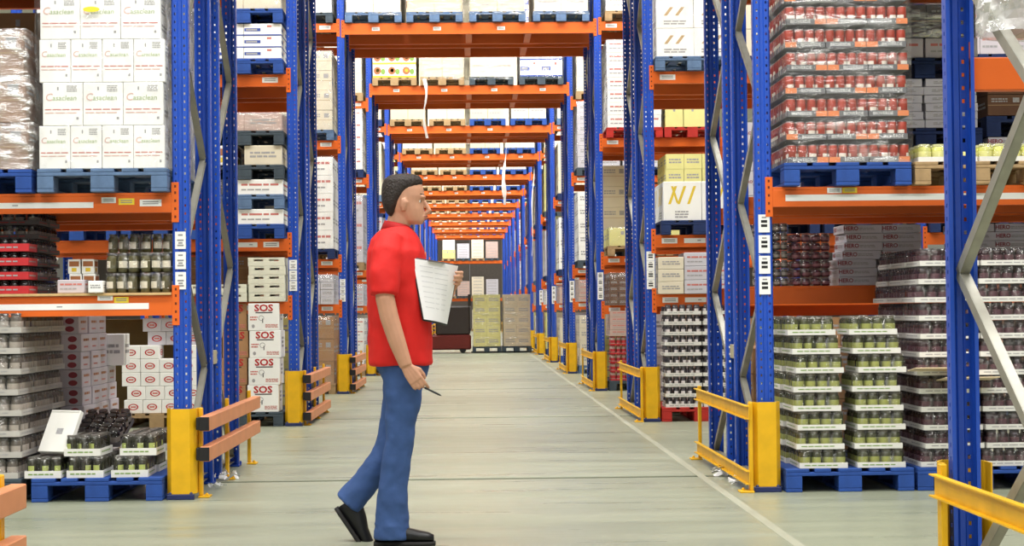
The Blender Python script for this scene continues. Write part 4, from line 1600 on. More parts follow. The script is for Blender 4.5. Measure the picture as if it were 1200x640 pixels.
# rear rack ground
far_load('kraft cartons behind the green jar trays, rear rack', 2.36, YB + 0.05, PH + 0.001, .76, 1.1, 0.72, 'lines', 'kraft', 3, 4)
pallet(2.36, YB, 0.0005, 'navy', 'in the rear rack behind the green jar trays', False)
far_load('brown cartons behind the plum jar trays, rear rack', 3.2, YB + 0.05, PH + 0.001, .76, 1.1, 0.85, 'lines', 'brown', 3, 4)
pallet(3.2, YB, 0.0005, 'navy', 'in the rear rack behind the plum jar trays', False)

# plastic scraps on the floor
for n, (px, py, s) in enumerate(((264, 563, 0.16), (254, 573, 0.09), (853, 557, 0.2), (870, 568, 0.14))):
    v = fwd + cr * ((px - 600.0) / FPX) + cu * ((320.0 - py) / FPX)
    p = Vector((0, 0, CAM_H)) + v * (-CAM_H / v.z)
    o = ob('plastic_scrap', crumple(30 + n, 12, s * 0.5, s * 0.5, s * 0.35).mesh('plastic_scrap', [mat('white_plastic_scrap', (236, 236, 238), 0.35, 0.05)], True), None, (p.x, p.y, 0.001))
    tag(o, ('crumpled white plastic scrap on the floor by the left rails, larger', 'small white plastic scrap on the floor by the left rails', 'crumpled white plastic scrap under the right yellow rails', 'white plastic scrap at the foot of the right yellow guard')[n], 'plastic scrap')

# ------------------------------------------------------------------ second rack row
Y2F = rowY(2) - 0.08
SLOT_L, SLOT_R = (-2.305, -3.13, -3.98), (2.36, 3.185, 4.035)
# left: top to bottom beside the passage
pallet(-2.28, Y2F, L3, 'blue', 'under blue-striped cases left of the passage, second row')
t = carton_load('white cases with blue stripes on blue pallet, second row left', -2.28, Y2F + 0.02, L3 + PH, (2, 3, 3), (0.385, 0.385, 0.122), 'bluestripe', 'white', None, 'case_stack', seed=2)
pallet(-2.28, Y2F, L3 + PH + 0.372, 'blue', 'on top of the blue-striped cases, second row left')
carton_load('cream cartons on the upper blue pallet, second row left', -2.28, Y2F + 0.02, L3 + 2 * PH + 0.374, (2, 2, 2), (0.385, 0.56, 0.25), 'seam', 'cream', FILM_LIGHT, seed=3)
zb = L2
pallet(-2.28, Y2F, zb, 'blue', 'lowest in the mixed stack left of the passage, second row')
zb += PH + 0.001
for st in range(2):
    for i in range(2):
        o = ob('carton', carton_mesh('text' if i else 'plain', 'white' if i else 'darkgrey', 0.47 if i else 0.28, 0.5, 0.155), None, (-2.28 + (0.155 if i else -0.245), Y2F + 0.27, zb))
        tag(o, f'{("dark grey", "white")[i]} carton in the mixed stack of the second row, {("lower", "upper")[st]} pallet', 'carton')
    zb += 0.157
    pallet(-2.28, Y2F, zb, ('faded', 'dark')[st], f'{("second", "third")[st]} in the mixed stack left of the passage, second row')
    zb += PH + 0.001
    if st == 0:
        continue
for i in range(2):
    o = ob('carton', carton_mesh('orange' if i == 0 else 'lines', 'white' if i == 0 else 'cream', 0.38 if i else 0.3, 0.5, 0.20), None, (-2.28 + (0.19 if i else -0.24), Y2F + 0.27, zb))
    tag(o, ('white and orange carton in the mixed stack, second row left', 'cream carton in the mixed stack, second row left')[i], 'carton')
zb += 0.203
pallet(-2.28, Y2F, zb, 'dark', 'topmost in the mixed stack left of the passage, second row')
carton_load('white film-wrapped cartons crowning the mixed stack, second row left', -2.28, Y2F + 0.02, zb + PH + 0.001, (2, 2, 1), (0.385, 0.56, 0.18), 'lines', 'pink', FILM, seed=4)
# waist level: white slotted crates
CRATE = mat('white_crate', (226, 224, 206), 0.5, 0.05, 8, rand=0.05)
def crate_mesh():
    mb = MB()
    w, d, h = 0.37, 0.46, 0.088
    mb.box(-w / 2, w / 2, -d / 2, d / 2, 0, 0.006)
    for y in (-d / 2, d / 2 - 0.012):
        mb.box(-w / 2, w / 2, y, y + 0.012, 0.006, 0.05, 0, 0.002)
        for x in (-w / 2, -0.03, w / 2 - 0.06):
            mb.box(x, x + 0.06, y, y + 0.012, 0.05, h, 0, 0.002)
        mb.box(-w / 2, w / 2, y + .001, y + 0.011, h - 0.016, h)
    for x in (-w / 2, w / 2 - 0.012):
        mb.box(x, x + 0.012, -d / 2 + 0.012, d / 2 - 0.012, 0.006, h, 0, 0.002)
    return mb.mesh('crate', [CRATE])
for k in range(5):
    for i in range(3 if k < 2 else 1):
        o = ob('crate', cached('crate', crate_mesh), None, (-2.065 - 0.385 * i + rnd.uniform(-.006, .006), Y2F + 0.25, L1L + 0.002 + 0.0895 * k))
        tag(o, f'white slotted crate, second row left waist level, {ORD[k]} layer, column {("beside the post", "in the middle", "farthest left")[i]}', 'crate', 'white slotted crates')
carton_load('brown cartons behind the white crates, second row left', -2.75, Y2F + 0.62, L1L + 0.002, (3, 1, 2), (0.36, 0.4, 0.24), 'plain', 'kraft', None, seed=5)
# boxes seen through the first row, waist level
xx = at(97, 320, Y2F + .1).x
for k in range(3):
    for i in range(2):
        o = ob('carton', carton_mesh('orange', 'white', 0.125, 0.2, 0.15), None, (xx - 0.066 + 0.138 * i - 0.01 * k, Y2F + 0.2, L1L + 0.002 + 0.151 * k), rnd.uniform(-.02, .02))
        tag(o, f'white and orange carton seen through the first row, {("lower", "middle", "upper")[k]} {("left", "right")[i]}', 'carton', 'white and orange cartons')
for i, x in enumerate(SLOT_L[1:]):
    pallet(x, Y2F, L2, 'blue', f'in the second row, {("middle", "outer")[i]} left slot, head level', False)
    far_load(f'cream cartons in the second row, {("middle", "outer")[i]} left slot, head level', x, Y2F, L2 + PH, .78, 1.15, 1.1, 'seam', 'cream', 3, 4)
    pallet(x, Y2F, L3, 'wood', f'in the second row, {("middle", "outer")[i]} left slot, third level', False)
    far_load(f'white cartons in the second row, {("middle", "outer")[i]} left slot, third level', x, Y2F, L3 + PH, .78, 1.15, 1.1, 'lines', 'white', 3, 4)
# ground: cartons lettered SOS
pallet(-2.305, Y2F, 0.0005, 'dark', 'on the floor under the SOS cartons')
zz = PH + 0.002
for k in range(4):
    x = at((307.5, 309, 310.5, 309)[k], 420, Y2F).x
    h = 0.275
    for i in range(2):
        o = ob('carton', carton_mesh('sos', 'white' if i == 0 else 'kraft', 0.315 if i == 0 else 0.26, 0.40, h), None, (x - 0.305 * i, Y2F + 0.22 + 0.03 * i, zz), rnd.uniform(-.012, .012))
        tag(o, f'{("white carton with red SOS lettering", "brown carton left of the SOS cartons")[i]}, {ORD[k] if k < 3 else "topmost"}', 'carton', ('cartons lettered SOS', 'brown cartons beside the SOS cartons')[i])
    zz += h + 0.001
# ground: oval-logo cartons seen through the first row
xo = at(142, 470, Y2F + 0.03).x
pallet(xo + 0.36, Y2F, 0.0005, 'wood', 'on the floor under the red-oval cartons, second row left', False)
for k in range(7):
    for i in range(4):
        if (k == 4 and i == 2) or (k >= 5 and i < 1):
            continue
        wide = 0.19
        m_ = 'white' if k < 5 else 'grey'
        o = ob('carton', carton_mesh('oval', m_, 0.186, 0.28, 0.137), None, (xo + 0.10 + wide * i + (0.05 if k in (1, 5) else (0.02 if k == 0 else 0.0)) + rnd.uniform(-.001, .001), Y2F + 0.18 + (0.12 if k >= 5 else 0), PH + 0.002 + 0.138 * k), rnd.uniform(-.006, .006))
        tag(o, f'{("white", "grey")[k >= 5]} carton with red oval logo on the floor stack, {ORD[k]} layer, {("first", "second", "third", "fourth")[i]} from left', 'carton', 'red-oval cartons')
far_load('olive-brown cartons standing behind the red-oval cartons', -3.45, rowY(2) + DB, 0.001, 1.5, 1.0, 1.1, 'none', 'olive', 2, 1)

# right
pallet(2.32, Y2F, L3, 'faded', 'under the white brown-striped load, second row right')
carton_load('tall white wrapped load with brown diagonal stripes, second row right', 2.32, Y2F + 0.02, L3 + PH, (2, 3, 4), (0.385, 0.385, 0.29), 'brownprint', 'white', FILM_LIGHT, seed=6)
pallet(2.36, Y2F, L2, 'navy', 'under the yellow-print cartons, second row right')
t = thing('carton_load', 'white cartons with yellow crossed print, second row right', 'pallet load', (2.36, Y2F + 0.02, L2 + PH), 0)
for j in range(2):
    for i in range(2):
        ob('carton', carton_mesh('yellowprint', 'white', 0.39, 0.56, 0.40), t, ((i - .5) * 0.395 + 0.02, 0.285 + .565 * j, 0.0))
# olive bar standing in front of it
ZB2 = L1R + 0.002
for i in range(3):
    for k in range(3):
        o = ob('carton', carton_mesh('lines' if i == 0 else 'text', 'cream' if i == 0 else 'grey', 0.26, 0.5, 0.125 if i == 0 else 0.14), None, (2.055 + 0.268 * i, Y2F + 0.27, ZB2 + (0.126 if i == 0 else 0.141) * k), rnd.uniform(-.01, .01))
        tag(o, f'{("cream", "grey", "grey")[i]} wrapped carton on the second-row right shelf, {ORD[k]} layer, {("first", "second", "third")[i]} column', 'carton', 'wrapped cartons on second-row shelf')
pallet(2.345, Y2F, 0.0005, 'red', 'on the floor under white can trays, second row right')
for k in range(10):
    for i in range(2):
        jar_tray(f'white tray of dark cans on the red pallet, {ORD[k]} layer, {("left", "right")[i]} one', 2.345 - 0.175 + 0.39 * i + rnd.uniform(-.004, .004), Y2F + 0.20, PH + 0.002 + 0.105 * k, 'can', 0.375, 0.37, 5, 5, 0.098, 'white', 0.035, 'grey', False, rnd.uniform(-.006, .006), name='can_tray', cat='can tray', group='can trays on the red pallet', vis=lambda a, b: b == 0 or a == 0)
for i, x in enumerate(SLOT_R[1:]):
    for z, nm, st, ba, h in ((0.0005, 'floor', 'lines', 'kraft', 0.9), (L2, 'head', 'redlabel', 'grey', 1.0), (L3, 'third', 'seam', 'cream', 1.1)):
        pallet(x, Y2F, z, 'navy', f'in the second row, {("middle", "outer")[i]} right slot, {nm} level', False)
        far_load(f'{ {"kraft": "brown", "grey": "grey", "cream": "cream"}[ba]} cartons in the second row, {("middle", "outer")[i]} right slot, {nm} level', x, Y2F, z + PH, .78, 1.15, h, st, ba, 3, 4)
# small box on the first-row head beam behind the frames (seen between the posts)
# ------------------------------------------------------------------ third row and beyond
STY = [('cream', 'seam'), ('white', 'lines'), ('cream', 'lines'), ('white', 'text'), ('cream', 'plain'), ('grey', 'text'), ('ygreen', 'lines'), ('pink', 'text'), ('lilac', 'lines'), ('kraft', 'plain')]
CWORD = {'cream': 'cream', 'white': 'white', 'grey': 'grey', 'ygreen': 'pale yellow', 'pink': 'pinkish', 'lilac': 'lilac', 'kraft': 'brown', 'brown': 'dark brown', 'fruit': 'fruit-printed'}
SPEC = {  # (row, side, level): (base, style, nx, nz, h, pallet, film)
    (3, 'left', 'top'): ('white', 'seam', 2, 4, 1.2, 'dark', None),
    (3, 'left', 'third'): ('cream', 'plain', 2, 4, 1.12, 'faded', None),
    (3, 'left', 'head'): ('white', 'text', 2, 5, 1.30, 'navy', None),
    (3, 'left', 'waist'): ('grey', 'lines', 4, 4, 0.42, None, None),
    (3, 'left', 'floor'): ('kraft', 'plain', 2, 3, 0.95, 'wood', None),
    (3, 'right', 'top'): ('white', 'text', 2, 5, 1.2, 'wood', None),
    (3, 'right', 'third'): ('white', 'text', 2, 7, 1.25, 'red', None),
    (3, 'right', 'head'): ('ygreen', 'seam', 2, 1, 0.26, 'wood', None),
    (3, 'right', 'waist'): ('brown', 'lines', 6, 5, 0.46, None, None),
    (4, 'left', 'top'): ('cream', 'seam', 2, 3, 1.1, 'wood', None),
    (4, 'right', 'top'): ('cream', 'seam', 2, 4, 1.1, 'wood', None),
    (4, 'left', 'third'): ('white', 'text', 2, 5, 1.1, 'navy', None),
    (4, 'right', 'third'): ('grey', 'lines', 2, 6, 1.2, 'dark', None),
}
SPEC1 = {
    (3, 'right', 'head'): ('ygreen', 'lines', 3, 6, 1.30, 'wood', None),
    (3, 'right', 'third'): ('ygreen', 'seam', 3, 3, 1.1, 'red', None),
    (3, 'left', 'floor'): ('brown', 'lines', 3, 3, 0.9, 'wood', None),
}
CWORD['tan'] = 'tan'
r3 = random.Random(5)
for k in range(3, LAST + 1):
    yf = rowY(k) - 0.08
    for s in ('left', 'right'):
        slots = (SLOT_L if s == 'left' else SLOT_R)[:2 if k <= 4 else 1]
        for si, x in enumerate(slots):
            for nm, z, mh in (('floor', 0.0005, 0.95), ('waist', (L1L if s == 'left' else (1.21 if k == 3 else L1R)) + 0.001, 0.42), ('head', L2, 1.25), ('third', L3, 1.15 if k == 4 else 1.25), ('top', L4 if k != 4 else 4.98, 1.2)):
                ba, st = STY[r3.randrange(len(STY))]
                sp = SPEC.get((k, s, nm)) if si == 0 else SPEC1.get((k, s, nm))
                nx, nz, h, pl, fl = r3.choice((2, 3)), r3.choice((3, 4, 5)), mh * r3.uniform(.85, 1), r3.choice(('blue', 'wood', 'faded', 'dark', 'navy')), None
                if nm == 'waist':
                    pl = None
                if sp:
                    ba, st, nx, nz, h, pl, fl = sp
                if (k, s, nm, si) == (3, 'right', 'floor', 0):
                    pallet(x, yf, z, 'dark', 'under the pink bottles on the floor, third row right')
                    for q in range(5):
                        for i in range(2):
                            jar_tray(f'tray of pink bottles with red labels, third row right, {ORD[q]} layer, {("left", "right")[i]} one', x - .19 + .385 * i, yf + .2, PH + .002 + .125 * q, 'bottle', .375, .37, 5, 4, .118, 'red', .02, None, False, name='bottle_tray', cat='bottle tray', group='pink bottle trays', vis=lambda a, b: b == 0 or a == 0)
                    far_load('lilac cartons above the pink bottles, third row right', x, yf + .01, PH + .63, .77, .8, .36, 'text', 'pink', 2, 4)
                    continue
                zz = z
                where = f'{s} of the passage, {nm} level, {ROWN[k]}' + ('' if si == 0 else ', outer slot')
                if pl:
                    pallet(x, yf, z, pl, where, k <= 3 and si == 0)
                    zz = z + PH + 0.001
                far_load(f'{CWORD[ba]} wrapped cartons {where}', x, yf + 0.01, zz, 0.77, 1.15, h, st, ba, nx, nz, FILM_LIGHT if k <= 4 and si == 0 else None)
    # loads over the passage
    for n, x in enumerate((-1.33, -0.465, 0.43, 1.335)):
        for half, yo in (('front', 0.0), ('rear', DB)):
            if half == 'rear' and k > 8:
                continue
            ba, st = (('tan', 'seam'), ('tan', 'plain'), ('tan', 'text'), ('cream', 'lines'))[n]
            if (n + k) % 3 == 0:
                ba = 'cream'
            pl = ('faded', 'faded', 'faded', 'faded') if k == 3 else (('wood', 'wood', 'dark', 'dark') if k == 4 else (('wood', 'wood', 'blue', 'blue')))
            pl = pl[n]
            where = f'{("far left", "left", "right", "far right")[n]} above the passage, {half} rack, {ROWN[k]}'
            pallet(x, yf + yo, L4, pl, where, k <= 3 and half == 'front')
            if k == 4 and n == 0 and half == 'front':
                carton_load('white cartons printed with fruit, above the passage, fourth rack row', x, yf + .02, L4 + PH + .001, (3, 3, 6), (.262, .38, .24), 'fruit', 'fruit', None, seed=8)
                continue
            if k == 4 and n == 3:
                ba, st = 'white', 'bluestripe' if half == 'front' else 'lines'
            if k <= 4 and half == 'front':
                carton_load(f'film-wrapped {CWORD[ba]} cartons {where}', x, yf + .02, L4 + PH + .001, (2, 3, 5), (.385, .385, .30), st, ba, FILM, seed=n + k, group='wrapped loads above the passage', skirt=0.05)
            else:
                far_load(f'wrapped {CWORD[ba]} cartons {where}', x, yf + yo + .01, L4 + PH + .001, .77, 1.13, 1.5 + .06 * ((n + k) % 3), st, ba, 2, 4, None, group='wrapped loads above the passage')

# rear racks of the rows behind, seen between the posts
for k in range(2, 9):
    for s, x in (('left', SLOT_L[0]), ('right', SLOT_R[0])):
        for nm, z, h in (('floor', 0.0005, .95), ('waist', (L1L if s == 'left' else L1R if k > 3 else (1.186 if k == 2 else 1.21)) + .001, .42), ('head', L2, 1.25), ('third', L3, 1.1), ('top', L4 if k != 4 else 4.98, 1.2)):
            ba, st = STY[r3.randrange(len(STY))]
            if (k, s, nm) == (2, 'right', 'head'):
                continue
            zz = z
            if nm != 'waist':
                pallet(x, rowY(k) + DB - .08, z, r3.choice(('blue', 'wood', 'dark')), f'{s} of the passage, {nm} level, rear rack, {ROWN[k]}', False)
                zz = z + PH + .001
            far_load(f'{CWORD[ba]} cartons {s} of the passage, {nm} level, rear rack, {ROWN[k]}', x, rowY(k) + DB - .07, zz, .77, 1.13, h, st, ba, 2, 4)
# upper tiers of the first two rows, mostly unseen, added to block lamp light
for k in (1, 2):
    yf = rowY(k) - .08
    for half, yo in (('front', 0.0), ('rear', DB)):
        for n, x in enumerate((-1.33, -0.465, 0.43, 1.335)):
            where = f'{("far left", "left", "right", "far right")[n]} above the passage, {half} rack, {ROWN[k]}'
            pallet(x, yf + yo, L4, ('wood', 'faded')[n % 2], where, False)
            far_load(f'wrapped tan cartons {where}', x, yf + yo + .01, L4 + PH + .001, .77, 1.13, 1.5, 'seam', 'tan', 2, 4, None, group='wrapped loads above the passage')
        for s, sl in (('left', SLOT_L), ('right', SLOT_R)):
            for si, x in enumerate(sl):
                for nm, z, h in (('third', L3, 1.2), ('top', L4, 1.4)):
                    if k == 2 and (nm == 'third' or (half == 'rear' and si == 0)):
                        continue
                    where = f'{s} of the passage, {nm} level, {half} rack, {ROWN[k]}, {("inner", "middle", "outer")[si]} slot'
                    pallet(x, yf + yo, z, ('wood', 'blue', 'dark')[si], where, False)
                    far_load(f'cream cartons {where}', x, yf + yo + .01, z + PH + .001, .77, 1.13, h, 'lines', 'cream', 2, 4)
# outer right bay of the second row
for n, x in enumerate((5.13, 5.97)):
    for nm, z, ba in (('head', L2, 'kraft'), ('third', L3, 'lilac'), ('floor', 0.0005, 'brown')):
        pallet(x, Y2F, z, 'navy', f'in the outer right bay, second row, {nm} level, {("first", "second")[n]}', False)
        far_load(f'{CWORD[ba]} cartons in the outer right bay, second row, {nm} level, {("first", "second")[n]}', x, Y2F, z + PH, .78, 1.15, .95, 'text', ba, 3, 4)
# loose strips of film hanging from the overhead loads
STRIP = film_mat('loose_film', 0.75, 0.15, (0.97, 0.96, 0.94), (1, 1, 1), 0.3)
for n, (px, py0, py1, Y, w) in enumerate(((496, 92, 162, rowY(4) - 0.12, 0.07), (592, 166, 240, rowY(6) - 0.12, 0.12), (625, 196, 300, rowY(7) - 0.12, 0.04))):
    mb = MB()
    a, b = at(px, py0, Y), at(px + (2 if n == 0 else -3), py1, Y)
    N = 10
    vs = []
    rr = random.Random(n)
    for i in range(N + 1):
        f = i / N
        c = a.lerp(b, f) + Vector((math.sin(f * 7 + n) * 0.03, math.cos(f * 5) * 0.02, 0)) - a
        ww = w * (0.6 + 0.5 * math.sin(f * 9 + 1) ** 2)
        ang = f * 3.0 + n
        for q in (-1, -.3, .4, 1):
            vs.append((c.x + math.cos(ang) * q * ww / 2 + .02 * abs(q), c.y + math.sin(ang) * q * ww / 2 + rr.uniform(-.01, .01), c.z))
    mb.add(vs, [(4 * i + j, 4 * i + j + 1, 4 * i + j + 5, 4 * i + j + 4) for i in range(N) for j in range(3)])
    o = ob('film_strip', mb.mesh('film_strip', [STRIP], True), None, a)
    tag(o, ('loose white film strip hanging from the fourth row above the passage', 'long white film strip hanging from the sixth row above the passage', 'thin white film strip hanging beside the seventh row posts')[n], 'film strip')

# ------------------------------------------------------------------ end rack closing the view
YE = rowY(14)
for z, nm in ((1.9, 'lower'), (4.07, 'upper')):
    for yo, rear in ((0, 0), (DEPTH, 1)):
        beam(XL - .2, XR + .2, YE + yo, z, f'{nm} orange beam of the end rack, {("front", "rear")[rear]}', 0.16, bool(rear))
for s, X in (('left', XL - .2), ('right', XR + .2)):
    frame(X, YE, f'blue upright frame at the {s} side of the end rack')
for lv, z in (('upper', 4.07), ('lower', 1.9), ('floor', 0.0005)):
    for n in range(4):
        x = -1.20 + 0.83 * n
        pallet(x, YE - .08, z, ('wood', 'dark')[n % 2], f'{("first", "second", "third", "fourth", "fifth")[n]} from left on the {lv} tier of the end rack', False)
        if lv == 'upper' and n == 0:
            far_load('yellow and white cartons on the upper tier of the end rack', x, YE - .08, z + PH, .74, 1.1, 0.5, 'plain', 'ygreen', 2, 1)
            far_load('white cartons stacked on yellow ones, end rack', x, YE - .08, z + PH + .501, .70, 1.0, .62, 'lines', 'white', 2, 2)
            continue
        ba = ('ygreen', 'grey', 'brown', 'pink', 'grey')[n] if lv == 'upper' else ('grey', 'pink', 'brown', 'grey', 'cream')[n]
        ba = 'cream' if ba == 'brown' else ba
        far_load(f'{CWORD[ba]} load on the {lv} tier of the end rack, {("first", "second", "third", "fourth", "fifth")[n]} from left', x, YE - .08, z + PH, .70, 1.1, (0.95, 0.85, 1.1, 0.95, 1.0)[n], 'lines', ba, 1, 6)

# ------------------------------------------------------------------ truck with two wrapped loads in the far aisle
YT = 48.3
RED = mat('truck_red', (112, 36, 30), 0.45, 0.1, 5)
DARK = mat('truck_dark', (58, 50, 48), 0.5, 0.1, 5)
MESHW = mat('wire_cage', (190, 190, 178), 0.4, 0.05, 5, metallic=0.3)
xa, xb = at(554, 410, YT).x, at(622, 410, YT).x
wl = (xb - xa) / 2 - 0.01
for i in range(2):
    xc = xa + wl / 2 + i * (wl + 0.02) + 0.02 * i
    o = tag(ob('pallet', pallet_one('dark'), None, (xc, YT + .6, 0.03)), f'dark pallet carried by the truck in the far aisle, {("left", "right")[i]} one', 'pallet', 'pallets')
    carton_load(f'yellowish wrapped load on the truck in the far aisle, {("left", "right")[i]} one', xc, YT + 0.02, PH + 0.033, (2, 3, 5), (wl / 2 - .02, .38, .285), 'lines', ('ygreen', 'tan')[i], FILM, seed=40 + i, group='loads on the truck')
t = thing('pallet_truck', 'dark red pallet truck in the far aisle behind the man', 'truck', (xa - 0.72, YT + 0.6, 0), 0)
mb = MB()
mb.box(-0.72, 0.68, -0.40, 0.40, 0.09, 0.50, 0, 0.04)
ob('chassis', mb.mesh('chassis', [RED]), t)
mb = MB()
mb.box(-0.30, 0.66, -0.38, 0.38, 0.50, 1.30, 0, 0.04)
ob('battery_case', mb.mesh('battery_case', [DARK]), t)
mb = MB()
for y in (-0.34, 0.30):
    mb.box(0.60, 0.68, y, y + 0.05, 1.30, 1.62, 0, 0.01)
mb.box(0.60, 0.66, -0.34, 0.35, 1.56, 1.62, 0, 0.01)
ob('guard_frame', mb.mesh('guard_frame', [DARK]), t)
mb = MB()
mb.box(-0.72, -0.66, -0.36, 0.36, 0.50, 1.35, 0, 0.02)
ob('back_rest', mb.mesh('back_rest', [DARK]), t)
mb = MB()
mb.bar((-0.29, 0, 1.05), (-0.42, 0, 1.28), 0.05, 0.05)
mb.bar((-0.42, -0.16, 1.28), (-0.42, 0.16, 1.28), 0.035, 0.035)
ob('tiller', mb.mesh('tiller', [BLACK]), t)
for y in (-0.2, 0.2):
    mb = MB()
    mb.box(0.68, 0.68 + 2.3, y - 0.07, y + 0.07, 0.055 - 0.05, 0.028, 0, 0.004)
    ob('fork', mb.mesh('fork', [DARK]), t)
def wheel_mesh():
    mb = MB()
    mb.lathe([(0.02, -0.04), (0.085, -0.04), (0.09, -0.03), (0.09, 0.03), (0.085, 0.04), (0.02, 0.04)], 14)
    return mb.mesh('wheel', [BLACK])
for x, y in ((-0.5, -0.34), (-0.5, 0.34), (0.45, -0.34), (0.45, 0.34)):
    ob('wheel', cached('wheel', wheel_mesh), t, (x, y, 0.091), rot=(math.pi / 2, 0, 0))
# ------------------------------------------------------------------ walking man with clipboard
YM = 8.76
SKIN = mat('skin', (204, 152, 124), 0.5, 0.06, 30)
SHIRT = mat('red_polo_cotton', (216, 30, 26), 0.75, 0.10, 9, bump=0.15, bscale=14)
JEANS = mat('blue_denim', (58, 86, 140), 0.8, 0.18, 12, bump=0.25, bscale=18)
HAIR = mat('dark_hair', (42, 32, 28), 0.6, 0.25, 60, bump=0.4, bscale=90)
SHOE = mat('black_shoe_leather', (24, 24, 27), 0.4, 0.1)
PAPER = mat('paper', (246, 244, 246), 0.6, 0.02)


def P(px, py, dy=0.0):
    v = at(px, py, YM)
    return Vector((v.x, v.y + dy, v.z))


ORG = Vector((P(459, 636).x, YM, 0.0))


def rel(v):
    return v - ORG


def chain(mb, pts, seg=12, side=(0, 1, 0)):
    """pts: (px, py, dy, r_side, r_other)"""
    mb.loft([tuple(rel(P(a, b, c))) + (r1, r2) for a, b, c, r1, r2 in pts], seg, 0, side)


def chain_v(mb, pts, seg=10, side=(0, 1, 0)):
    mb.loft([tuple(rel(v)) + (r, r) for v, r in pts], seg, 0, side)


def hring(mb, rows, seg=20, dy=0.0):
    """horizontal rings given in pixels: (py, x_back, x_front, half_width_m)"""
    vs = []
    for py, xb, xf, hy in rows:
        b, f = rel(P(xb, py, dy)), rel(P(xf, py, dy))
        c = (b + f) / 2
        rx = (f.x - b.x) / 2
        for k in range(seg):
            a = 2 * math.pi * k / seg
            vs.append((c.x + rx * math.cos(a), c.y + hy * math.sin(a), c.z))
    n = len(rows)
    fs = [(i * seg + k, i * seg + (k + 1) % seg, (i + 1) * seg + (k + 1) % seg, (i + 1) * seg + k) for i in range(n - 1) for k in range(seg)]
    fs += [tuple(range(seg - 1, -1, -1)), tuple((n - 1) * seg + k for k in range(seg))]
    mb.add(vs, fs)


def remeshed(name, mb, m, voxel, parent=None, smooth=3, loc=(0, 0, 0)):
    me = fix_normals(mb.mesh(name, [m], True))
    o = ob(name, me, parent, loc)
    rm = o.modifiers.new('skin_over', 'REMESH')
    rm.mode = 'VOXEL'
    rm.voxel_size = voxel
    rm.use_smooth_shade = True
    if smooth:
        sm = o.modifiers.new('soften', 'SMOOTH')
        sm.iterations = smooth
        sm.factor = 0.5
    return o


def ruffle(o, amount, size):
    """soft cloth creases"""
    tx = bpy.data.textures.new('cloth_creases', 'CLOUDS')
    tx.noise_scale = size
    tx.noise_depth = 1
    dm = o.modifiers.new('creases', 'DISPLACE')
    dm.texture = tx
    dm.texture_coords = 'LOCAL'
    dm.strength = amount
    dm.mid_level = 0.5
    return o


body = MB()
hring(body, [(206, 464, 482, .03), (209, 457, 489, .05), (214, 452, 494, .066), (222, 450, 496.5, .075), (230, 450, 497.5, .077), (237, 451, 495.5, .076), (246, 454, 497, .072), (253, 459, 497, .064), (259, 466, 497, .052), (263, 472, 495, .036)])
# nose, brow, lips, chin, jaw, ear
chain(body, [(495, 233, 0, .008, .008), (500, 241, 0, .012, .012), (503.5, 247, 0, .016, .013), (498, 250.5, 0, .015, .010)], 10)
chain(body, [(494.5, 231.5, -.045, .007, .007), (497, 231, -.02, .008, .008), (497.5, 231, .0, .007, .008), (497, 231, .02, .008, .008), (494.5, 231.5, .045, .007, .007)], 8, (1, 0, 0))
chain(body, [(496, 254, -.022, .005, .005), (499.5, 253.5, 0, .007, .007), (496, 254, .022, .005, .005)], 8, (1, 0, 0))
chain(body, [(495.5, 257, -.020, .005, .005), (499, 256.8, 0, .007, .007), (495.5, 257, .020, .005, .005)], 8, (1, 0, 0))
for s in (-1, 1):
    chain(body, [(473.5, 234, s * .079, .010, .010), (474.5, 238, s * .083, .010, .018), (473.5, 243, s * .082, .009, .015), (473, 248, s * .076, .008, .009)], 10)
chain(body, [(472, 246, 0, .062, .060), (467, 262, 0, .060, .060), (463, 276, 0, .066, .066), (462, 290, 0, .09, .075)], 16)
# trunk and legs under the clothes
hring(body, [(282, 450, 478, .09), (292, 442, 484, .14), (320, 438, 490, .165), (380, 441, 494, .15), (430, 448, 492, .14), (446, 456, 489, .13)])
chain(body, [(471, 445, -.09, .070, .070), (472, 480, -.09, .060, .060), (469, 525, -.09, .052, .054), (463, 560, -.09, .050, .052), (459, 622, -.09, .042, .042)])
chain(body, [(471, 445, .09, .070, .070), (465, 485, .095, .062, .064), (457, 530, .10, .052, .054), (432, 560, .10, .050, .050), (405, 594, .10, .042, .042)])
# right arm hangs, left arm folded up to the clipboard
chain(body, [(455, 294, -.16, .045, .045), (453, 318, -.225, .048, .048), (454, 350, -.245, .046, .047), (459, 372, -.25, .043, .046), (468, 400, -.252, .038, .042), (478, 427, -.25, .026, .032)])
chain(body, [(460, 296, .16, .045, .045), (473, 325, .225, .046, .046), (492, 366, .235, .044, .044), (510, 358, .15, .042, .042), (528, 341, .03, .029, .030)])


def hand_right(mb):
    d, e, n = Vector((.55, 0, -.835)), Vector((.835, 0, .55)), Vector((0, 1, 0))
    W = P(478, 427, -.25)
    K = W + d * .088
    for off, r in ((.026, .013), (.009, .014), (-.009, .014), (-.026, .012)):
        chain_v(mb, [(W + e * off * .55, .013), (W + d * .045 + e * off * .9, r), (K + e * off, r * .85)], 10)
    for off, L, r, ext in ((.029, 1.0, .0095, 1), (.010, 1.08, .0098, 0), (-.010, 1.0, .0094, 0), (-.028, .8, .0082, 0)):
        B = K + e * off - d * .006
        p1 = B + d * (.040 * L) + n * .010
        if ext:
            p2 = p1 + d * .020 * L + n * .017
            p3 = p2 + d * .010 + n * .016
        else:
            p2 = p1 + d * .008 * L + n * .026
            p3 = p2 - d * .014 + n * .010
        chain_v(mb, [(B, r), (p1, r * .96), (p2, r * .88), (p3, r * .74)], 8)
    T = W + d * .022 + e * .022
    chain_v(mb, [(T, .012), (T + d * .030 + e * .022 + n * .012, .0115), (T + d * .060 + e * .024 + n * .022, .0100), (T + d * .082 + e * .018 + n * .028, .0080)], 8)
    return K, d, e, n


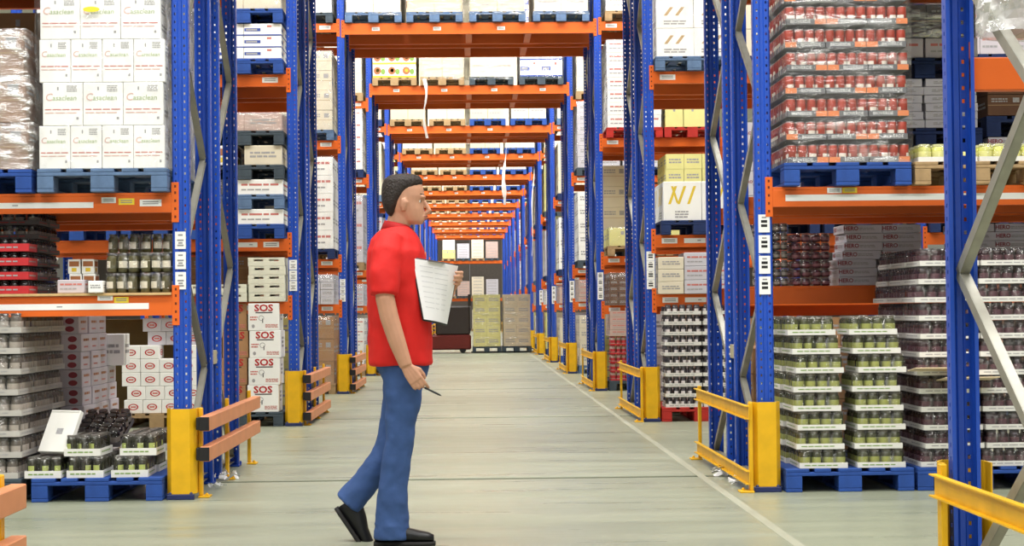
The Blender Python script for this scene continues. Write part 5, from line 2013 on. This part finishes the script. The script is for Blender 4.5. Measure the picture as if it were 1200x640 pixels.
K_, d_, e_, n_ = hand_right(body)
# clipboard plane corners (paper), top-left, top-right, bottom-right, bottom-left
C_TL, C_TR, C_BR, C_BL = P(485, 304, -.165), P(537, 312, -.05), P(524, 380, .0), P(498, 374, -.165)
edge = lambda f: C_TR.lerp(C_BR, f)


def hand_left(mb):
    W = P(528, 341, .03)
    G = edge(.20) + Vector((.004, .030, -.004))
    u = (C_BR - C_TR).normalized()
    for q, r in ((-.024, .012), (-.008, .013), (.009, .013), (.026, .012)):
        chain_v(mb, [(W + Vector((0, 0, 0)) + u * q * .4, .015), (W.lerp(G, .55) + u * q * .8 + Vector((.004, .006, 0)), .014), (G + u * q + Vector((.006, .0, 0)), r)], 10, (0, 0, 1))
    for q, L, r in ((-.030, .95, .0092), (-.010, 1.05, .0096), (.010, 1.0, .0094), (.029, .8, .0084)):
        B = G + u * q + Vector((.006, -.004, 0))
        p1 = B + Vector((.016, -.030, 0)) * L
        p2 = p1 + Vector((-.014, -.020, 0)) * L
        p3 = p2 + Vector((-.024, -.006, 0)) * L
        chain_v(mb, [(B, r), (p1, r), (p2, r * .92), (p3, r * .78)], 8, (0, 0, 1))
    T = W.lerp(G, .45) + Vector((-.006, -.004, .012))
    chain_v(mb, [(T, .012), (T + Vector((-.024, -.004, .020)), .0112), (T + Vector((-.044, -.006, .034)), .0098), (T + Vector((-.058, -.006, .040)), .008)], 8, (0, 1, 0))


hand_left(body)
person = remeshed('person', body, SKIN, 0.0046, None, 2, ORG)
tag(person, 'man in red polo shirt and blue jeans walking right with papers', 'person')

hair = MB()
hring(hair, [(203.6, 466, 481, .02), (206, 455, 491.5, .056), (211, 449.5, 495.5, .074), (217, 447.5, 495, .080), (221, 447, 490, .082), (228, 446.8, 482, .083), (235, 447.2, 475, .083), (243, 449, 468.5, .080), (250, 453, 464, .070), (254, 457, 461, .05)])
remeshed('hair', hair, HAIR, 0.006, person, 1)
for s in (-1, 1):
    mb = MB()
    chain(mb, [(488, 229.2, s * .055, .004, .003), (493, 228.2, s * .04, .005, .004), (497, 228.8, s * .016, .004, .003)], 8, (0, 0, 1))
    ob('eyebrow', mb.mesh('eyebrow', [HAIR], True), person)
    mb = MB()
    c = rel(P(491.2, 236.4, s * .033))
    mb.lathe([(0.001, -.0115), (.008, -.008), (.0115, 0), (.008, .008), (.001, .0115)], 12)
    mb.v = [(c.x + z, c.y + y, c.z + x) for x, y, z in mb.v]
    mb.m = [1 if sum(mb.v[i][0] for i in f) / len(f) > c.x + .0078 else 0 for f in mb.f]
    e_o = ob('eye', fix_normals(mb.mesh('eye', [mat('eye_white', (225, 215, 205), 0.2), INK], True)), person)

mb = MB()
chain(mb, [(496.5, 254, -.020, .004, .004), (500.2, 253.7, 0, .0065, .0055), (496.5, 254, .020, .004, .004)], 8, (1, 0, 0))
chain(mb, [(496, 256.8, -.018, .004, .004), (499.8, 256.7, 0, .0065, .0060), (496, 256.8, .018, .004, .004)], 8, (1, 0, 0))
ob('lips', fix_normals(mb.mesh('lips', [mat('lip_skin', (168, 98, 86), 0.5)], True)), person)
shirt = MB()
hring(shirt, [(266, 449, 481, .088), (272, 441, 486, .125), (281, 434.5, 491, .172), (295, 430, 498, .203), (320, 429, 503, .208), (350, 430.5, 506, .196), (380, 431.5, 506.5, .186), (405, 431.5, 507, .184), (425, 431.5, 508, .184), (428, 433, 507, .182)], 28)
chain(shirt, [(459, 281, -.12, .07, .075), (455, 300, -.185, .076, .079), (453, 322, -.222, .073, .076), (453, 347, -.245, .068, .071)], 16)
chain(shirt, [(461, 281, .12, .07, .075), (467, 305, .19, .074, .076), (476, 328, .225, .069, .071), (484, 346, .232, .064, .066)], 16)
ruffle(remeshed('polo_shirt', shirt, SHIRT, 0.009, person, 4), 0.016, 0.11)
mb = MB()
N = 24
vs = []
for py, xb, xf, hy in ((258.5, 450.5, 479, .084), (262, 449, 483, .092), (269, 446, 487, .108), (269.5, 447, 486, .103), (259.5, 451.5, 478, .079)):
    b, f = rel(P(xb, py)), rel(P(xf, py + 6))
    for k in range(N):
        a = 2 * math.pi * k / N
        x = (b.x + f.x) / 2 + (f.x - b.x) / 2 * math.cos(a)
        z = b.z + (f.z - b.z) * (1 + math.cos(a)) / 2
        vs.append((x, b.y + hy * math.sin(a), z))
mb.add(vs, [(i * N + k, i * N + (k + 1) % N, ((i + 1) % 5) * N + (k + 1) % N, ((i + 1) % 5) * N + k) for i in range(5) for k in range(N)])
ob('collar', fix_normals(mb.mesh('collar', [mat('red_collar', (176, 20, 24), 0.75, 0.1)], True)), person)

jeans = MB()
hring(jeans, [(421, 437, 505, .165), (430, 440, 503.5, .172), (440, 446, 500, .170), (452, 452, 495, .16), (462, 456, 490, .14)], 24)
chain(jeans, [(473, 438, -.085, .090, .105), (473.5, 450, -.09, .092, .098), (473, 470, -.092, .090, .088), (471, 495, -.092, .080, .076), (468.5, 518, -.09, .074, .072), (464.5, 545, -.09, .072, .071), (461, 575, -.09, .073, .073), (460, 600, -.09, .078, .080), (459.5, 629, -.09, .084, .088)], 18)
chain(jeans, [(472, 440, .085, .090, .100), (468, 470, .095, .088, .088), (460, 512, .10, .078, .080), (454, 531, .10, .074, .076), (436, 556, .10, .070, .072), (420, 576, .10, .070, .072), (406, 593, .10, .074, .078)], 18)
# folds stacked above the hem
for py, r in ((603, .082), (613, .087), (622, .089)):
    chain(jeans, [(460.3, py - 3, -.09, .072, .074), (460, py, -.09, r - .004, r + .002), (459.8, py + 3, -.09, .072, .074)], 18)
ruffle(remeshed('jeans', jeans, JEANS, 0.009, person, 3), 0.016, 0.085)


def shoe(mb):
    # local: heel at x=0, toe at x=.295, sole on z=0
    rows = [(0.0, .028, .030, .030), (.03, .036, .046, .050), (.075, .037, .052, .054), (.12, .037, .045, .046), (.17, .043, .033, .034), (.22, .046, .027, .028), (.26, .040, .023, .024), (.288, .024, .017, .016)]
    vs = []
    S = 14
    for x, hw, zc, hz in rows:
        for k in range(S):
            a = 2 * math.pi * k / S
            vs.append((x, hw * math.cos(a), max(0.018, zc + .018 + hz * math.sin(a))))
    n = len(rows)
    fs = [(i * S + k, i * S + (k + 1) % S, (i + 1) * S + (k + 1) % S, (i + 1) * S + k) for i in range(n - 1) for k in range(S)]
    fs += [tuple(range(S - 1, -1, -1)), tuple((n - 1) * S + k for k in range(S))]
    mb.add(vs, fs, 0)
    out = [(-.006, -.024), (.03, -.036), (.09, -.036), (.17, -.044), (.23, -.047), (.27, -.038), (.296, -.018), (.296, .018), (.27, .038), (.23, .047), (.17, .044), (.09, .036), (.03, .036), (-.006, .024)]
    mb.prism(out, 0.0, 0.0195, 1)


mb = MB()
shoe(mb)
sh = fix_normals(mb.mesh('shoe', [SHOE, mat('shoe_sole', (38, 36, 36), 0.7)], True))
x0 = P(441, 636).x - ORG.x
ob('shoe', sh, person, (x0, -.09, 0.001), -0.06)
hl = rel(P(391, 600, .10))
ob('shoe', sh, person, (hl.x, hl.y, hl.z), rot=(0, 0.98, 0))

# clipboard with papers
cb = thing('clipboard', 'clipboard with white papers held up against the chest', 'clipboard', (C_TL + C_BR) / 2)
cc = (C_TL + C_BR) / 2
nrm = (C_TR - C_TL).cross(C_BL - C_TL).normalized()
if nrm.y > 0:
    nrm = -nrm


def sheet(off, grow, thick, curl):
    mb = MB()
    N, Mv = 8, 8
    cen = (C_TL + C_TR + C_BR + C_BL) / 4
    top, bot = [], []
    for j in range(Mv + 1):
        for i in range(N + 1):
            u, v = i / N, j / Mv
            p = C_TL.lerp(C_TR, u).lerp(C_BL.lerp(C_BR, u), v)
            p = cen + (p - cen) * grow
            p = p + nrm * (off + curl * math.sin(u * 3.1416) * (0.3 + v))
            top.append(p - cc)
            bot.append(p - nrm * thick - cc)
    n1 = N + 1
    fs = [(j * n1 + i, j * n1 + i + 1, (j + 1) * n1 + i + 1, (j + 1) * n1 + i) for j in range(Mv) for i in range(N)]
    T = len(top)
    fb = [tuple(T + q for q in f[::-1]) for f in fs]
    rim = [j for j in range(n1)] + [j * n1 + N for j in range(1, Mv + 1)] + [Mv * n1 + i for i in range(N - 1, -1, -1)] + [j * n1 for j in range(Mv - 1, 0, -1)]
    fr = [(rim[a], T + rim[a], T + rim[(a + 1) % len(rim)], rim[(a + 1) % len(rim)]) for a in range(len(rim))]
    mb.add(top + bot, fs + fb + fr)
    return mb


ob('board', fix_normals(sheet(-0.006, 1.05, 0.004, 0.004).mesh('board', [mat('clipboard_dark', (44, 42, 48), 0.5)], True)), cb)
pp = ob('paper', fix_normals(sheet(0.0, 1.0, 0.003, 0.012).mesh('paper', [PAPER], False)), cb)
mb = MB()
for j in range(9):
    v = 0.10 + 0.085 * j
    for u0, u1 in ((0.12, 0.42), (0.46, 0.80)):
        q = []
        for u, vv in ((u0, v), (u1, v), (u1, v + .012), (u0, v + .012)):
            p = C_TL.lerp(C_TR, u).lerp(C_BL.lerp(C_BR, u), vv)
            q.append(p + nrm * (0.0012 + 0.012 * math.sin(u * 3.1416) * (0.3 + vv)) - cc)
        mb.quad(*q)
ob('printed_lines', mb.mesh('printed_lines', [mat('faint_print', (224, 222, 226), 0.6)]), pp)
mb = MB()
m0 = C_TL.lerp(C_TR, .5) - cc
ax = (C_TR - C_TL).normalized()
mb.bar(m0 - ax * .045 + nrm * .010, m0 + ax * .045 + nrm * .010, 0.006, 0.022, nrm)
ob('clip', mb.mesh('clip', [CANM]), cb)
# pen
a_, b_ = P(499, 452, -.235), P(518, 461.5, -.215)
mb = MB()
mb.loft([tuple(Vector((0, 0, 0))) + (.0045, .0045), tuple((b_ - a_) * .85) + (.0048, .0048), tuple((b_ - a_)) + (.0015, .0015)], 8)
o = ob('pen', fix_normals(mb.mesh('pen', [INK], True)), None, a_)
tag(o, 'black pen held in the lowered hand', 'pen')
